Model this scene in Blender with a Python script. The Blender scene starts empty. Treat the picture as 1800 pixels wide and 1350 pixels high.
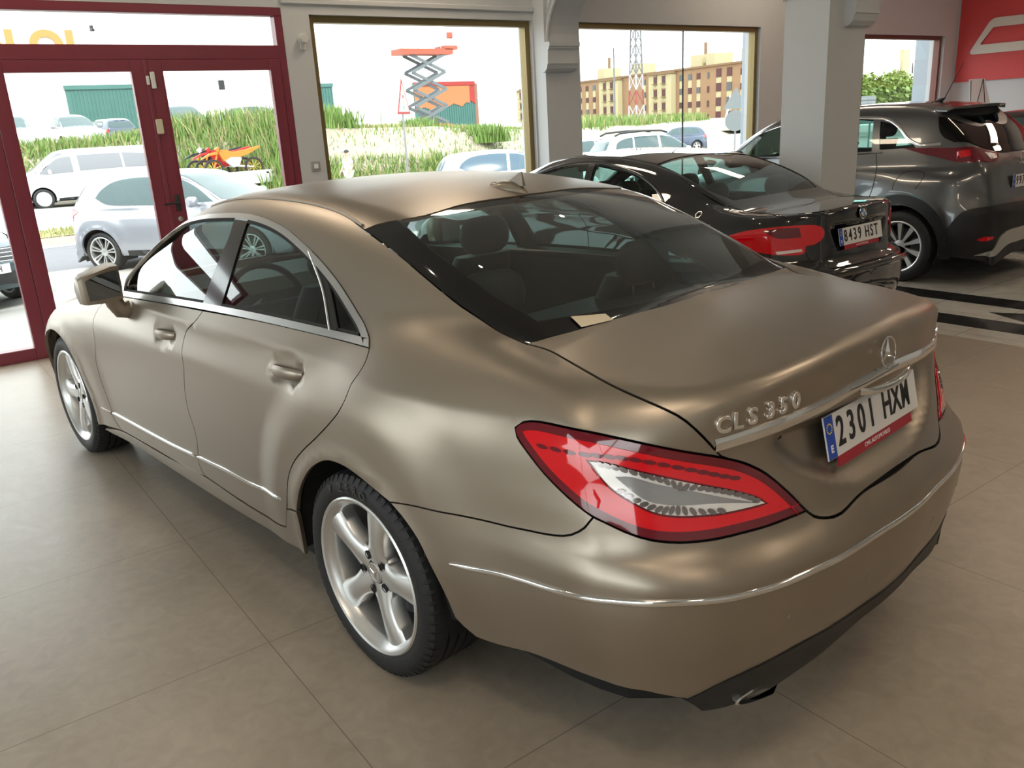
# ---------------------------------------------------------------- surface library
import numpy as np, math
from math import pi, sin, cos, tan, radians, atan2, hypot

def tab(pairs,flat0=False):
    xs=np.array([p[0] for p in pairs],float); ys=np.array([p[1] for p in pairs],float)
    o=np.argsort(xs); xs=xs[o]; ys=ys[o]
    h=np.diff(xs); d=np.diff(ys)/h
    m=np.zeros(len(xs)); m[0]=d[0]; m[-1]=d[-1]
    for i in range(1,len(xs)-1):
        m[i]=0 if d[i-1]*d[i]<=0 else 3*(h[i-1]+h[i])/((2*h[i]+h[i-1])/d[i-1]+(h[i]+2*h[i-1])/d[i])
    if flat0: m[0]=0; m[-1]=0
    def f(x):
        x=np.clip(np.asarray(x,float),xs[0],xs[-1])
        i=np.clip(np.searchsorted(xs,x)-1,0,len(xs)-2)
        t=(x-xs[i])/h[i]; t2=t*t; t3=t2*t
        return (2*t3-3*t2+1)*ys[i]+(t3-2*t2+t)*h[i]*m[i]+(-2*t3+3*t2)*ys[i+1]+(t3-t2)*h[i]*m[i+1]
    return f
def sstep(a,b,x):
    t=np.clip((x-a)/(b-a),0,1); return t*t*(3-2*t)
def smax(a,b,k):
    h=np.maximum(k-np.abs(a-b),0)/k
    return np.maximum(a,b)+h*h*k*.25
def smin(a,b,k):
    h=np.maximum(k-np.abs(a-b),0)/k
    return np.minimum(a,b)-h*h*k*.25

class Shape:
    """analytic car body: x forward from the rear axle, y left, z up"""
    def __init__(s,d):
        s.d=d
        s.c0=d.get('c0',-.2); s.c1=d['c1']; s.z0=d.get('z0',.75)
        for k in ('W','Rr','Rf','inS','inR','inF','H','Hc','Z','Zc','G','k_sh'):
            if k in d: setattr(s,k,tab(d[k],k in('Rr','Rf')))
        s.gt=d.get('gt',.5); s.gq=d.get('gq',.3); s.gz=d.get('gz',1.0)
        s.wheels=d['wheels']
    def F(s,p):
        x=p[:,0]; y=np.abs(p[:,1]); z=p[:,2]; d=s.d
        # plan distance outside the reference outline
        side=y-s.W(x)
        dx=s.c0-x; rho=np.hypot(dx,y)+1e-9; ph=np.degrees(np.arctan2(dx,y))
        back=(rho-s.Rr(ph))
        dxf=x-s.c1; rhof=np.hypot(dxf,y)+1e-9; phf=np.degrees(np.arctan2(dxf,y))
        front=(rhof-s.Rf(phf))
        sd=np.where(x<s.c0,back,np.where(x>s.c1,front,side))
        wr=np.where(x<s.c0,sstep(d.get('wr0',8),d.get('wr1',58),ph),0)
        wf=np.where(x>s.c1,sstep(8,60,phf),0)
        ins=s.inS(z)*(1-wr-wf)+s.inR(z)*wr+s.inF(z)*wf
        F1=sd+ins
        for (wx,wz,R,amp,hau,hr) in s.wheels:
            r=np.hypot(x-wx,z-wz)
            lip=amp*np.exp(-((r-R)/.035)**2)
            hb=hau*(1-sstep(hr-.085,hr+.085,r))*(.35+.65*sstep(.25,.55,z))
            F1=F1-(lip+hb)*(1-wr)*(1-wf)
        for (hx,hz,a,b,dep) in d.get('dents',[]):
            q=((x-hx)/a)**2+((z-hz)/b)**2
            F1=F1+dep*(1-sstep(.35,1.1,q))
        if 'extra' in d: F1=F1+d['extra'](x,y,z,ph,wr)
        Hd=s.H(x)-s.Hc(x)*y*y
        F2=(z-Hd)*.97
        low=smax(F1,F2,s.k_sh(x)) if not callable(d.get('ksh')) else smax(F1,F2,d['ksh'](x,y,z))
        dz=np.maximum(z-s.gz,s.d.get('dzm',-.04))
        g=s.G(x)-s.gt*dz-s.gq*dz*np.abs(dz)
        G1=(y-g)*.88
        zr=s.Z(x)-s.Zc(x)*y*y
        sl=s.d.get('slope',.8)
        G2=(z-zr)*sl
        gh=smax(G1,G2,d.get('k_g',.045))
        kk=d['k_u'](x,y,z) if callable(d.get('k_u')) else d.get('k_u',.03)
        return smin(low,gh,kk)
    def N(s,p,h=.002):
        g=np.zeros_like(p)
        for i in range(3):
            e=np.zeros(3); e[i]=h
            g[:,i]=s.F(p+e)-s.F(p-e)
        return g/(np.linalg.norm(g,axis=1)[:,None]+1e-12)
    def cast(s,o,dr,t0,t1,n=90):
        """first crossing going from t0 (outside) to t1 (inside)"""
        N=len(o); ts=np.linspace(t0,t1,n)
        lo=np.full(N,t0); hi=np.full(N,np.nan); act=np.ones(N,bool)
        for a,b in zip(ts[:-1],ts[1:]):
            if not act.any(): break
            idx=np.where(act)[0]
            f=s.F(o[idx]+dr[idx]*b)
            hit=f<0
            lo[idx[hit]]=a; hi[idx[hit]]=b; act[idx[hit]]=False
        ok=~act
        idx=np.where(ok)[0]
        l=lo[idx].copy(); h_=hi[idx].copy()
        for _ in range(26):
            m=.5*(l+h_); f=s.F(o[idx]+dr[idx]*m[:,None]) if False else s.F(o[idx]+dr[idx]*m[:,None])
            neg=f<0; h_=np.where(neg,m,h_); l=np.where(neg,l,m)
        t=np.full(N,np.nan); t[idx]=.5*(l+h_)
        return t,ok
    # charts ------------------------------------------------------------
    KR=.9
    def inv(s,ch,P):
        P=np.atleast_2d(np.asarray(P,float)); x,y,z=P.T
        if ch=='T': return np.stack([x,y],1)
        ph=np.arctan2(s.c0-x,y); phf=np.arctan2(x-s.c1,y)
        u=np.where(x<s.c0,s.c0-ph*s.KR,np.where(x>s.c1,s.c1+phf*s.KR,x))
        rho=np.where(x<s.c0,np.hypot(s.c0-x,y),np.where(x>s.c1,np.hypot(x-s.c1,y),np.abs(y)))
        # beyond the centre line, behind c0, on the far side
        u=np.where((x>=s.c0)&(x<=s.c1)&(y<0),s.c0-pi*s.KR-(x-s.c0),u)
        return np.stack([u,np.arctan2(z-s.z0,rho)*s.KR],1)
    def fwd(s,ch,q):
        q=np.atleast_2d(q)
        if ch=='T':
            o=np.stack([q[:,0],q[:,1],np.zeros(len(q))],1); dr=np.tile([0,0,1.],(len(q),1))
            # above
            t,ok=s.cast(o,dr,2.3,.3)
            p=o+dr*np.nan_to_num(t,nan=.9)[:,None]; return p,ok
        u=q[:,0]; th=q[:,1]/s.KR
        ph=np.where(u<s.c0,(s.c0-u)/s.KR,0); over=ph>pi; 
        phf=np.where(u>s.c1,(u-s.c1)/s.KR,0)
        ox=np.where(u<s.c0,s.c0,np.where(u>s.c1,s.c1,u))
        xo=s.c0+(ph-pi)*s.KR
        ox=np.where(over,xo,ox)
        a=np.where(over,pi,ph)
        dx=np.where(u<s.c0,-np.sin(a),np.sin(phf)); dy=np.where(u<s.c0,np.cos(a),np.cos(phf))
        o=np.stack([ox,np.zeros(len(q)),np.full(len(q),s.z0)],1)
        dr=np.stack([dx*np.cos(th),dy*np.cos(th),np.sin(th)],1)
        t,ok=s.cast(o,dr,2.0,.1)
        return o+dr*np.nan_to_num(t,nan=.9)[:,None],ok

def spline(pts,step,closed=True):
    """Catmull-Rom through points; third/fourth value 1 marks a sharp corner. returns resampled array"""
    P=[np.array(p[:2],float) for p in pts]; C=[len(p)>2 and p[2]==1 for p in pts]; n=len(P); out=[]
    segs=n if closed else n-1
    for i in range(segs):
        a,b=P[i],P[(i+1)%n]
        if closed or i>0: pa=P[i-1]
        else: pa=a
        pb=P[(i+2)%n] if (closed or i+2<n) else b
        ma=(b-a) if (C[i] or (not closed and i==0)) else (b-pa)/2
        mb=(b-a) if (C[(i+1)%n] or (not closed and i+1==n-1)) else (pb-a)/2
        L=np.linalg.norm(b-a); 
        for m in (0,1):
            v=ma if m==0 else mb; l=np.linalg.norm(v)
            if l>1.3*L:
                v=v*1.3*L/l
                if m==0: ma=v
                else: mb=v
        k=max(1,int(math.ceil(L/step)))
        for j in range(k):
            t=j/k; t2=t*t; t3=t2*t
            out.append((2*t3-3*t2+1)*a+(t3-2*t2+t)*ma+(-2*t3+3*t2)*b+(t3-t2)*mb)
    if not closed: out.append(P[-1])
    return np.array(out)
def inside(poly,q):
    x,y=q[:,0],q[:,1]; r=np.zeros(len(q),bool); n=len(poly)
    for i in range(n):
        x1,y1=poly[i]; x2,y2=poly[(i+1)%n]
        if y1==y2: continue
        c=((y1>y)!=(y2>y))&(x<(x2-x1)*(y-y1)/(y2-y1)+x1); r^=c
    return r
def dist_poly(poly,q):
    d=np.full(len(q),1e9); n=len(poly)
    for i in range(n):
        a=poly[i]; b=poly[(i+1)%n]; ab=b-a; L=ab@ab+1e-12
        t=np.clip(((q-a)@ab)/L,0,1); d=np.minimum(d,np.linalg.norm(q-(a+t[:,None]*ab),axis=1))
    return d
def area(poly):
    x,y=poly[:,0],poly[:,1]; return .5*np.sum(x*np.roll(y,-1)-np.roll(x,-1)*y)
def shrink(poly,w):
    """inset a polygon by w (simple vertex offset)"""
    if w==0: return poly
    s=1 if area(poly)>0 else -1
    e=np.roll(poly,-1,0)-poly; e/=np.linalg.norm(e,axis=1)[:,None]+1e-12
    nrm=np.stack([-e[:,1],e[:,0]],1)*s
    m=nrm+np.roll(nrm,1,0); l=np.linalg.norm(m,axis=1)
    m=m/(l[:,None]+1e-9); c=np.clip(l/2,.45,1)
    return poly+m*(w/c)[:,None]
def cls_extra(x,y,z,ph,wr):
    # licence plate recess in the lid, front-facing only on the rear
    wdt=.43-.30*np.clip((.905-z)/.2,0,1)**2
    rec=.036*sstep(-.05,.05,wdt-y)*sstep(.70,.76,z)*(1-sstep(.875,.925,z))*(x<-.8)
    # shoulder crease along the doors
    h=z-.825; cr=(.5*(h+np.sqrt(h*h+.012**2)))*(.04*sstep(-.19,.4,x)+.16*sstep(.2,1.1,x))*(1-sstep(2.9,3.3,x))
    return rec+np.minimum(cr,.03)
CLS=Shape(dict(c0=-.2,c1=2.9,z0=.75,
 W=[(-.2,.913),(.0,.913),(.45,.915),(1.2,.912),(2.0,.915),(2.5,.925),(2.9,.93)],
 Rr=[(0,.913),(14.6,.934),(26.7,.995),(38.5,1.083),(46,1.118),(52,1.125),(58,1.112),(68,1.072),(83,1.030),(90,1.028)],
 Rf=[(0,.93),(12,.945),(22,.962),(33,.960),(48,.925),(65,.862),(80,.81),(90,.80)],
 inS=[(.15,.07),(.20,.035),(.26,.012),(.33,.010),(.42,.006),(.55,.0),(.66,.0),(.75,.002),(.83,.008),(.89,.020),(.95,.040),(1.0,.066),(1.04,.098),(1.08,.15),(1.14,.25)],
 inR=[(.15,.16),(.25,.062),(.30,.045),(.36,.035),(.45,.012),(.56,.0),(.62,.001),(.645,.012),(.675,.04),(.70,.058),(.76,.078),(.84,.104),(.905,.112),(.97,.112),(1.03,.108),(1.07,.116),(1.12,.17)],
 inF=[(.15,.12),(.25,.05),(.4,.0),(.6,.02),(.75,.12),(.9,.35),(1.0,.6)],
 H=[(-1.3,1.055),(-1.11,1.075),(-1.0,1.085),(-.8,1.098),(-.5,1.103),(-.2,1.08),(.5,1.04),(1.5,1.02),(2.15,1.0),(2.5,.975),(3.0,.90),(3.4,.80),(3.7,.66)],
 Hc=[(-1.3,.13),(-1.0,.14),(-.5,.10),(.5,.05),(2.2,.06),(3.7,.15)],
 Z=[(-1.2,-1.5),(-.75,.88),(-.6,1.03),(-.5,1.098),(-.3,1.205),(-.1,1.30),(.15,1.384),(.4,1.418),(.7,1.440),(1.0,1.446),(1.25,1.436),(1.45,1.403),(1.75,1.30),(2.15,1.075),(2.5,.84),(3.2,-1.5)],
 Zc=[(-.6,.05),(0,.10),(.2,.10),(.6,.09),(1.2,.08),(2.2,.08)],
 G=[(-.75,.62),(-.5,.70),(-.3,.755),(0,.81),(.5,.845),(1,.855),(1.5,.85),(2.2,.80),(2.6,.74)],
 gt=.50,gq=.35,gz=1.0,
 k_sh=[(-1.3,.02),(-1.0,.035),(-.5,.06),(.5,.05),(3,.06)],
 ksh=lambda x,y,z: .03+.13*sstep(.35,.85,y)*sstep(-1.3,-.8,x),
 k_u=lambda x,y,z: .02+.20*sstep(.60,.80,y)*(1-sstep(-.25,.35,x))+.02*sstep(.1,.4,x),
 k_g=.08,
 wheels=[(0,.327,.385,.010,.025,.605),(2.874,.327,.385,.010,.012,.60)],
 dents=[(1.43,.885,.118,.058,.024),(.42,.903,.118,.058,.024)],extra=cls_extra))
CLSO={
'front_door':[[2.288,0.902,0.838,1],[2.281,0.919,0.739,0],[2.316,0.924,0.63,0],[2.301,0.925,0.551,0],[2.282,0.922,0.478,0],[2.265,0.915,0.388,0],[2.262,0.912,0.329,0],[2.187,0.907,0.285,1],[1.626,0.903,0.295,0],[1.338,0.903,0.3,0],[1.212,0.903,0.315,1],[1.254,0.904,0.357,0],[1.22,0.909,0.459,0],[1.217,0.912,0.523,0],[1.246,0.912,0.605,0],[1.243,0.912,0.68,0],[1.218,0.909,0.784,0],[1.229,0.904,0.827,1],[1.234,0.891,0.869,0],[1.213,0.877,0.921,0],[1.132,0.872,0.966,0],[1.086,0.848,1.013,1],[1.515,0.852,0.996,0],[2.019,0.836,0.964,1],[2.24,0.8,0.985,1],[2.3,0.82,0.95,1]],
'rear_door':[[1.086,0.848,1.013,1],[1.132,0.872,0.966,0],[1.213,0.877,0.921,0],[1.234,0.891,0.869,0],[1.229,0.904,0.827,1],[1.218,0.909,0.784,0],[1.243,0.912,0.68,0],[1.246,0.912,0.605,0],[1.217,0.912,0.523,0],[1.22,0.909,0.459,0],[1.254,0.904,0.357,0],[1.212,0.903,0.315,1],[0.88,0.904,0.305,0],[0.628,0.907,0.308,0],[0.509,0.916,0.326,1],[0.464,0.926,0.412,1],[0.426,0.935,0.481,0],[0.384,0.94,0.564,0],[0.336,0.94,0.623,0],[0.259,0.94,0.686,0],[0.154,0.936,0.76,0],[0.037,0.93,0.853,0],[0.007,0.915,0.902,0],[0.001,0.897,0.938,0],[-0.017,0.881,0.968,0],[-0.021,0.852,1.003,0],[-0.004,0.825,1.032,1],[0.293,0.82,1.029,0],[0.67,0.836,1.027,0]],
'front_fender':[[2.187,0.907,0.285,1],[2.262,0.912,0.329,0],[2.265,0.915,0.388,0],[2.282,0.922,0.478,0],[2.301,0.925,0.551,0],[2.316,0.924,0.63,0],[2.281,0.919,0.739,0],[2.288,0.902,0.838,1],[2.3,0.83,0.95,1],[2.24,0.78,0.985,1],[2.5,0.74,0.97,0],[2.9,0.72,0.91,0],[3.25,0.68,0.83,1],[3.42,0.6,0.7,1],[3.28,0.88,0.36,1],[3.255,0.93,0.36,1],[3.22,0.93,0.488,0],[3.144,0.93,0.597,0],[3.035,0.93,0.673,0],[2.907,0.93,0.708,0],[2.775,0.93,0.696,0],[2.655,0.93,0.64,0],[2.561,0.93,0.546,0],[2.505,0.93,0.426,0],[2.492,0.93,0.327,0],[2.5,0.93,0.248,1]],
'quarter':[[-0.473,0.65,1.078,1],[-0.535,0.628,1.065,0],[-0.649,0.655,1.053,0],[-0.801,0.685,1.033,0],[-0.894,0.678,1.013,0],[-0.956,0.658,0.99,0],[-0.989,0.639,0.961,0],[-1.012,0.608,0.917,0],[-1.025,0.586,0.886,1],[-0.985,0.648,0.906,0],[-0.892,0.732,0.936,0],[-0.774,0.789,0.953,0],[-0.679,0.815,0.958,0],[-0.639,0.827,0.951,0],[-0.622,0.838,0.936,0],[-0.631,0.842,0.916,0],[-0.657,0.842,0.891,0],[-0.713,0.837,0.842,0],[-0.775,0.828,0.799,0],[-0.839,0.812,0.762,1],[-0.823,0.825,0.735,0],[-0.792,0.839,0.712,0],[-0.749,0.852,0.701,0],[-0.681,0.867,0.696,0],[-0.633,0.877,0.693,0],[-0.538,0.896,0.689,0],[-0.44,0.924,0.686,0],[-0.351,0.941,0.68,0],[-0.225,0.954,0.661,1],[-0.184,0.956,0.673,0],[-0.133,0.956,0.685,0],[-0.056,0.953,0.699,0],[0.028,0.949,0.703,0],[0.115,0.948,0.69,0],[0.203,0.948,0.644,0],[0.272,0.948,0.58,0],[0.32,0.947,0.514,0],[0.363,0.94,0.441,1],[0.46,0.927,0.414,1],[0.464,0.926,0.412,1],[0.426,0.935,0.481,0],[0.384,0.94,0.564,0],[0.336,0.94,0.623,0],[0.259,0.94,0.686,0],[0.154,0.936,0.76,0],[0.037,0.93,0.853,0],[0.007,0.915,0.902,0],[0.001,0.897,0.938,0],[-0.017,0.881,0.968,0],[-0.021,0.852,1.003,0],[-0.004,0.825,1.032,1],[0.023,0.804,1.052,1],[0.133,0.765,1.108,0],[0.256,0.737,1.171,0],[0.38,0.712,1.221,0],[0.529,0.686,1.269,0],[0.706,0.659,1.315,0],[0.88,0.641,1.341,0],[1.072,0.632,1.351,0],[1.264,0.634,1.345,0],[1.458,0.637,1.328,0],[1.691,0.644,1.281,0],[1.824,0.694,1.218,0],[1.961,0.747,1.134,0],[2.092,0.79,1.055,0],[2.22,0.78,1.0,1],[2.26,0.7,1.03,1],[2.0,0.655,1.17,0],[1.75,0.61,1.285,0],[1.5,0.575,1.365,1],[1.2,0.565,1.4,0],[0.8,0.565,1.405,0],[0.5,0.58,1.385,0],[0.278,0.618,1.329,1],[0.159,0.636,1.298,0],[0.04,0.65,1.263,0],[-0.094,0.665,1.214,0],[-0.208,0.67,1.168,0],[-0.309,0.667,1.13,0],[-0.393,0.663,1.1,0],[-0.473,0.654,1.078,1]],
'sill':[[2.42,0.875,0.27,1],[2.187,0.907,0.285,0],[1.626,0.903,0.295,0],[1.212,0.903,0.315,0],[0.88,0.904,0.305,0],[0.628,0.907,0.308,0],[0.509,0.916,0.326,1],[0.462,0.927,0.413,1],[0.363,0.94,0.441,1],[0.366,0.934,0.4,0],[0.377,0.925,0.324,0],[0.38,0.922,0.265,1],[0.6,0.91,0.252,0],[1.2,0.9,0.238,0],[2.46,0.9,0.235,1]],
'bumper':[[-0.225,0.954,0.661,1],[-0.351,0.941,0.68,0],[-0.44,0.924,0.686,0],[-0.538,0.896,0.689,0],[-0.633,0.877,0.693,0],[-0.681,0.867,0.696,0],[-0.749,0.852,0.701,0],[-0.792,0.839,0.712,0],[-0.823,0.825,0.735,0],[-0.839,0.812,0.762,1],[-0.902,0.78,0.734,0],[-0.955,0.746,0.717,0],[-1.001,0.703,0.71,0],[-1.042,0.652,0.71,0],[-1.084,0.568,0.712,0],[-1.118,0.461,0.713,0],[-1.133,0.39,0.713,1],[-1.144,0.374,0.696,0],[-1.159,0.338,0.683,0],[-1.169,0.281,0.678,0],[-1.166,0.162,0.692,0],[-1.18,0.0,0.692,1]],
'bumper_bottom':[[-1.17,0.0,0.385,1],[-1.187,0.182,0.378,0],[-1.153,0.456,0.383,0],[-1.084,0.629,0.35,0],[-1.024,0.702,0.305,1],[-0.925,0.797,0.335,0],[-0.766,0.855,0.352,0],[-0.567,0.892,0.338,0],[-0.492,0.902,0.331,1],[-0.45,0.91,0.349,0],[-0.426,0.917,0.37,0],[-0.414,0.925,0.414,0],[-0.394,0.935,0.467,0],[-0.364,0.943,0.526,0],[-0.329,0.947,0.581,0],[-0.275,0.951,0.63,0]],
'valance':[[-1.024,0.702,0.305,1],[-1.084,0.629,0.35,0],[-1.153,0.456,0.383,0],[-1.187,0.182,0.378,0],[-1.17,0.0,0.385,1],[-1.12,0.0,0.3,1],[-1.184,0.051,0.309,0],[-1.149,0.427,0.329,0],[-1.085,0.603,0.288,0],[-1.061,0.646,0.285,1]],
'lid':[[-0.473,0.65,1.078,1],[-0.535,0.628,1.065,0],[-0.649,0.655,1.053,0],[-0.801,0.685,1.033,0],[-0.894,0.678,1.013,0],[-0.956,0.658,0.99,0],[-0.989,0.639,0.961,0],[-1.012,0.608,0.917,0],[-1.025,0.586,0.886,0],[-1.053,0.531,0.859,0],[-1.077,0.48,0.823,0],[-1.109,0.43,0.766,0],[-1.129,0.395,0.721,0],[-1.143,0.373,0.697,0],[-1.159,0.338,0.683,0],[-1.169,0.281,0.678,0],[-1.166,0.162,0.692,0],[-1.17,0.0,0.7,1]],
'lid_top':[[-0.56,0.0,1.103,1],[-0.551,0.21,1.098,0],[-0.52,0.363,1.091,0],[-0.499,0.523,1.085,0],[-0.473,0.65,1.078,1]],
'light':[[-0.839,0.812,0.762,0],[-0.902,0.78,0.734,0],[-0.955,0.746,0.717,0],[-1.001,0.703,0.71,0],[-1.042,0.652,0.71,0],[-1.084,0.568,0.712,0],[-1.118,0.461,0.713,0],[-1.133,0.39,0.713,1],[-1.109,0.43,0.766,0],[-1.077,0.48,0.823,0],[-1.05,0.535,0.862,0],[-1.022,0.592,0.887,0],[-0.985,0.648,0.906,0],[-0.892,0.732,0.936,0],[-0.774,0.789,0.953,0],[-0.679,0.815,0.958,0],[-0.639,0.827,0.951,0],[-0.622,0.838,0.936,0],[-0.631,0.842,0.916,0],[-0.657,0.842,0.891,0],[-0.713,0.837,0.842,0],[-0.775,0.828,0.799,0]],
'light_clear':[[-0.815,0.792,0.886,1],[-0.856,0.768,0.881,0],[-0.91,0.735,0.867,0],[-0.962,0.686,0.848,0],[-1.013,0.628,0.825,0],[-1.05,0.572,0.802,0],[-1.076,0.53,0.781,0],[-1.09,0.508,0.764,1],[-1.06,0.584,0.764,0],[-1.026,0.645,0.766,0],[-0.985,0.695,0.769,0],[-0.948,0.73,0.779,0],[-0.905,0.756,0.803,0],[-0.857,0.777,0.835,0]],
'light_dark':[[-0.868,0.766,0.855,1],[-0.898,0.746,0.856,0],[-0.947,0.707,0.837,0],[-0.999,0.652,0.817,0],[-1.047,0.589,0.792,0],[-1.082,0.527,0.769,1],[-1.036,0.616,0.786,0],[-0.972,0.699,0.792,0],[-0.924,0.739,0.808,0]],
'glass':[[0.278,0.618,1.329,1],[0.159,0.636,1.298,0],[0.04,0.65,1.263,0],[-0.094,0.665,1.214,0],[-0.208,0.67,1.168,0],[-0.309,0.667,1.13,0],[-0.393,0.663,1.1,0],[-0.473,0.654,1.078,1],[-0.499,0.523,1.085,0],[-0.52,0.363,1.091,0],[-0.551,0.21,1.098,0],[-0.56,0.0,1.103,1]],
'glass_top':[[0.155,0.0,1.386,1],[0.153,0.069,1.384,0],[0.17,0.285,1.38,0],[0.159,0.504,1.36,0],[0.278,0.618,1.329,1]],
'arc':[[2.092,0.79,1.055,0],[1.961,0.747,1.134,0],[1.824,0.694,1.218,0],[1.691,0.644,1.281,0],[1.458,0.637,1.328,0],[1.264,0.634,1.345,0],[1.072,0.632,1.351,0],[0.88,0.641,1.341,0],[0.706,0.659,1.315,0],[0.529,0.686,1.269,0],[0.38,0.712,1.221,0],[0.256,0.737,1.171,0],[0.133,0.765,1.108,0],[0.023,0.804,1.052,1]],
'belt':[[2.022,0.835,0.966,1],[1.516,0.851,0.998,0],[1.089,0.846,1.017,0],[0.671,0.836,1.028,0],[0.293,0.82,1.029,0],[-0.003,0.824,1.033,1]],
'front_glass':[[1.827,0.834,1.0,1],[1.89,0.779,1.094,0],[1.684,0.733,1.194,0],[1.498,0.691,1.267,0],[1.364,0.664,1.308,0],[1.129,0.65,1.331,1],[1.106,0.696,1.268,0],[1.107,0.76,1.169,0],[1.108,0.838,1.033,1],[1.36,0.841,1.021,0],[1.72,0.843,0.997,0]],
'rear_glass':[[1.027,0.651,1.33,1],[0.902,0.656,1.322,0],[0.759,0.671,1.3,0],[0.6,0.693,1.262,0],[0.472,0.709,1.233,0],[0.373,0.718,1.212,1],[0.352,0.772,1.122,0],[0.337,0.814,1.046,1],[0.679,0.83,1.039,0],[0.963,0.837,1.035,1],[0.972,0.78,1.138,0],[0.997,0.715,1.239,0]],
'quarter_glass':[[0.345,0.723,1.203,1],[0.252,0.74,1.166,0],[0.171,0.76,1.122,0],[0.105,0.78,1.078,0],[0.053,0.808,1.045,1],[0.195,0.806,1.042,0],[0.308,0.813,1.044,1],[0.326,0.769,1.125,0]],
'pillar':[[1.131,0.649,1.332,1],[1.027,0.649,1.332,1],[0.997,0.715,1.239,0],[0.972,0.78,1.138,0],[0.963,0.837,1.035,1],[1.11,0.838,1.032,1],[1.107,0.76,1.169,0],[1.106,0.696,1.268,0]],
'door_strip_f':[[2.26,0.913,0.364,0],[2.034,0.907,0.365,0],[1.589,0.905,0.373,0],[1.271,0.906,0.389,0]],
'door_strip_r':[[1.253,0.906,0.393,0],[0.965,0.907,0.408,0],[0.724,0.908,0.416,0],[0.477,0.931,0.446,0]],
'fender_strip':[[2.393,0.921,0.362,0],[2.328,0.919,0.362,0],[2.274,0.915,0.361,0]],
'bump_strip':[[-0.443,0.93,0.545,0],[-0.644,0.89,0.561,0],[-0.876,0.848,0.585,0],[-0.948,0.814,0.586,0],[-1.005,0.776,0.585,0],[-1.057,0.726,0.586,0],[-1.103,0.668,0.593,0],[-1.141,0.594,0.594,0],[-1.194,0.398,0.598,0],[-1.213,0.243,0.596,0],[-1.226,0.0,0.61,0]],
'lid_strip':[[-1.016,0.6,0.916,0],[-1.054,0.514,0.925,0],[-1.081,0.412,0.931,0],[-1.1,0.289,0.939,0],[-1.12,0.0,0.96,0]],
'arcfull':[[2.092,0.79,1.055,0],[1.961,0.747,1.134,0],[1.824,0.694,1.218,0],[1.691,0.644,1.281,0],[1.458,0.637,1.328,0],[1.264,0.634,1.345,0],[1.072,0.632,1.351,0],[0.88,0.641,1.341,0],[0.706,0.659,1.315,0],[0.529,0.686,1.269,0],[0.38,0.712,1.221,0],[0.256,0.737,1.171,0],[0.133,0.765,1.108,0],[0.023,0.804,1.052,1]]}
# ---------------------------------------------------------------- blender helpers
import bpy, bmesh, random
from mathutils import Vector, Matrix, Euler
from mathutils.geometry import delaunay_2d_cdt
SC=bpy.context.scene; COL=SC.collection
random.seed(7)
MATS={}
def new_mat(name):
    m=bpy.data.materials.new(name); m.use_nodes=True; MATS[name]=m
    return m,m.node_tree.nodes,m.node_tree.links,m.node_tree.nodes['Principled BSDF']
def setp(b,**k):
    al=dict(col='Base Color',rough='Roughness',metal='Metallic',coat='Coat Weight',coatr='Coat Roughness',spec='Specular IOR Level',trans='Transmission Weight',ior='IOR',alpha='Alpha',emit='Emission Color',es='Emission Strength',sheen='Sheen Weight')
    for a,v in k.items():
        if a in ('col','emit') and len(v)==3: v=(*v,1)
        b.inputs[al[a]].default_value=v
def mat(name,col,rough=.5,metal=0,noise=0,nscale=30,bump=0,**k):
    if name in MATS: return MATS[name]
    m,N,L,b=new_mat(name); setp(b,col=col,rough=rough,metal=metal,**k)
    if noise or bump:
        tc=N.new('ShaderNodeTexCoord'); n=N.new('ShaderNodeTexNoise'); n.inputs['Scale'].default_value=nscale; n.inputs['Detail'].default_value=6
        L.new(tc.outputs['Object'],n.inputs['Vector'])
        if noise:
            mx=N.new('ShaderNodeMixRGB'); mx.inputs['Color1'].default_value=(*[c*(1-noise) for c in col],1); mx.inputs['Color2'].default_value=(*[min(1,c*(1+noise)) for c in col],1)
            L.new(n.outputs['Fac'],mx.inputs['Fac']); L.new(mx.outputs['Color'],b.inputs['Base Color'])
        if bump:
            bp=N.new('ShaderNodeBump'); bp.inputs['Strength'].default_value=bump; bp.inputs['Distance'].default_value=.01
            L.new(n.outputs['Fac'],bp.inputs['Height']); L.new(bp.outputs['Normal'],b.inputs['Normal'])
    return m
def glass_mat(name,tint,ior=1.5,boost=1.0,rough=0.0):
    """thin pane: tinted see-through mixed with a clear reflection by Fresnel"""
    if name in MATS: return MATS[name]
    m,N,L,b=new_mat(name); N.remove(b); out=N['Material Output']
    t=N.new('ShaderNodeBsdfTransparent'); t.inputs[0].default_value=(*tint,1)
    g=N.new('ShaderNodeBsdfGlossy'); g.inputs['Roughness'].default_value=rough
    f=N.new('ShaderNodeLayerWeight'); f.inputs['Blend'].default_value=.5
    pw=N.new('ShaderNodeMath'); pw.operation='POWER'; pw.inputs[1].default_value=5
    ma=N.new('ShaderNodeMath'); ma.operation='MULTIPLY_ADD'; ma.inputs[1].default_value=.95; ma.inputs[2].default_value=((ior-1)/(ior+1))**2
    mu=N.new('ShaderNodeMath'); mu.operation='MULTIPLY'; mu.inputs[1].default_value=boost; mu.use_clamp=True
    mx=N.new('ShaderNodeMixShader')
    L.new(f.outputs['Facing'],pw.inputs[0]); L.new(pw.outputs[0],ma.inputs[0]); L.new(ma.outputs[0],mu.inputs[0]); L.new(mu.outputs[0],mx.inputs[0]); L.new(t.outputs[0],mx.inputs[1]); L.new(g.outputs[0],mx.inputs[2]); L.new(mx.outputs[0],out.inputs[0])
    return m
def link(o,parent=None,loc=None,rz=None):
    COL.objects.link(o)
    if parent: o.parent=parent
    if loc is not None: o.location=loc
    if rz is not None: o.rotation_euler=(0,0,rz)
    return o
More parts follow.
